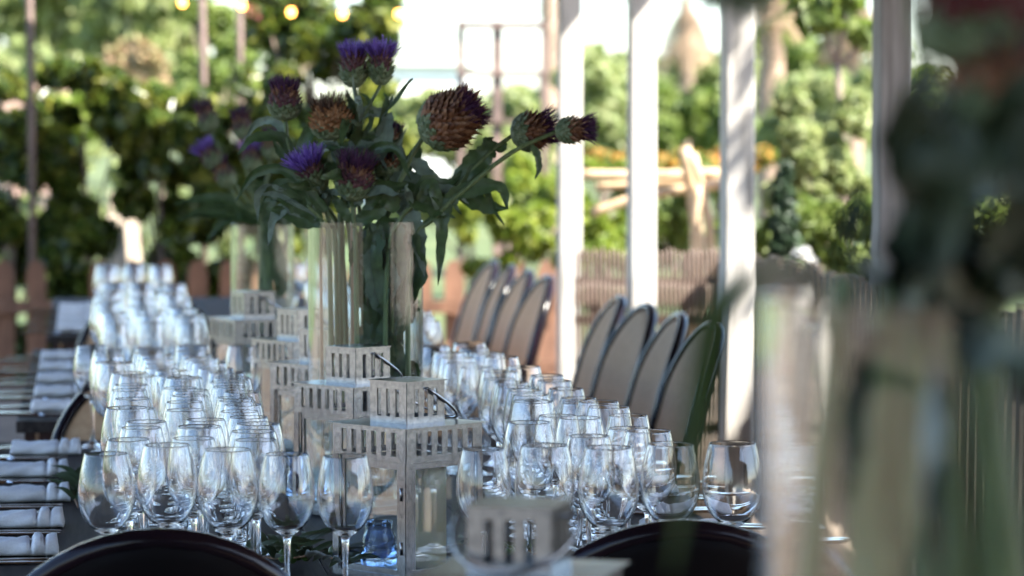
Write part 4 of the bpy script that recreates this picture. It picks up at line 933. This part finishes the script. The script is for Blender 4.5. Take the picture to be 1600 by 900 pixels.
shrub('marigolds', 'band of orange marigolds across the sunny garden at right', 'flower bed', 19.5, [(930 + 22 * i, 243 + (i % 3) * 6, 18, 14, (i % 4) * .1) for i in range(13)] , 1700, .06, M_orange, 51, extra=(('leaves', 700, .09, M_mid),), trunk=False)
shrub('conifer', 'small dark pointed conifer right of the third white post', 'conifer', 11.6, [(1226, 275, 12, 22), (1224, 310, 18, 26), (1226, 350, 24, 28), (1226, 385, 26, 24)], 1500, .045, M_dkgrn, 52)
shrub('flower', 'white garden flower above the dark stakes', 'flower', 11.3, [(1254, 398, 12, 9), (1268, 408, 8, 6)], 60, .045, M_wfl, 53)
# the tree out of frame at right that dapples the nearer posts
t = thing('garden_tree', 'leafy garden tree standing out of frame right of the pergola', 'tree', (5.3, 6.4, 0)); rg = random.Random(12)
mb = MB(); mb.tube([(0, 0, 0), (.05, .04, 1.8), (-.05, .1, 3.4), (0, .15, 5.2)], [.13, .1, .075, .02], 9)
for k in range(9):
    a = k * 2.4; z = 2.9 + .2 * k; mb.tube([(0, .1, z), (.6 * math.cos(a), .1 + .6 * math.sin(a), z + .5), (1.2 * math.cos(a), .1 + 1.3 * math.sin(a), z + .8)], [.045, .03, .01], 6)
mb.build('trunk', M_trunk, t, True)
foliage('crown', [(1.2 * rg.uniform(-1, 1), .1 + 1.5 * rg.uniform(-1, 1), 4.7 + rg.uniform(-.9, .9), rg.uniform(.25, .5)) for _ in range(20)], 1300, .13, M_mid, t, 300)
# bamboo poles
def pole(label, pts, r, d, cat='pole', m=M_bamboo):
    q = [at(x, y, d + dd) for x, y, dd in pts]; o0 = q[0]; mb = MB(); c = spline([v - o0 for v in q], 10)
    mb.tube(c, [r * (1.1 if i % 3 == 0 else 1) for i in range(len(c))], 8); o = mb.build('bamboo_pole', m, None, True); o.location = o0; return tag(o, label, cat, 'bamboo poles in the garden')
pole('upper horizontal bamboo pole across the garden', [(905, 272, 0), (1010, 274, 0), (1125, 270, 0)], .022, 14)
pole('second horizontal bamboo pole just below the upper one', [(930, 292, .06), (1020, 286, .06), (1125, 276, .06)], .018, 14)
pole('slanting grey bamboo pole rising to the right', [(925, 332, -.08), (1010, 305, -.08), (1125, 288, -.08)], .022, 14)
pole('upright bamboo pole leaning left, its foot behind the screen', [(1100, 520, -.16), (1088, 350, -.16), (1070, 230, -.16)], .030, 14)
pole('upright bamboo pole leaning left, right of its twin', [(1122, 520, -.24), (1108, 350, -.24), (1082, 240, -.24)], .020, 14)
pole('upright pale stake crossing the bamboo poles', [(1084, 520, -.32), (1086, 380, -.32), (1090, 290, -.32)], .024, 14)

# string lights
def strings(label, pts, d):
    t = thing('string_lights', label, 'string lights', at(*pts[0], d)); o0 = Vector(t.location)
    q = [at(x, y - 9, d) - o0 for x, y in pts]; mb = MB(); c = spline([at(pts[0][0] - 120, pts[0][1] - 40, d) - o0] + q + [at(pts[-1][0] + 160, pts[-1][1] - 45, d) - o0], 60)
    mb.tube(c, .005, 6); mb.build('cable', M_socket, t)
    for i, (x, y) in enumerate(pts):
        p = at(x, y, d) - o0
        mb = MB(); mb.tube([p + Vector((0, 0, .034)), p + Vector((0, 0, .016))], .009, 8); mb.build('socket', M_socket, t)
        mb = MB(); mb.lathe([(.0005, -.024), (.012, -.02), (.0185, -.008), (.018, .004), (.011, .015), (.008, .018), (.0005, .019)], 12, p); mb.build('bulb', M_bulb if x < 640 else M_bulbw, t, True)
strings('string of round glowing bulbs hanging across the top left', [(285, 3), (378, 8), (455, 18), (535, 21), (623, 21), (697, 18), (783, 12)], 14.5)
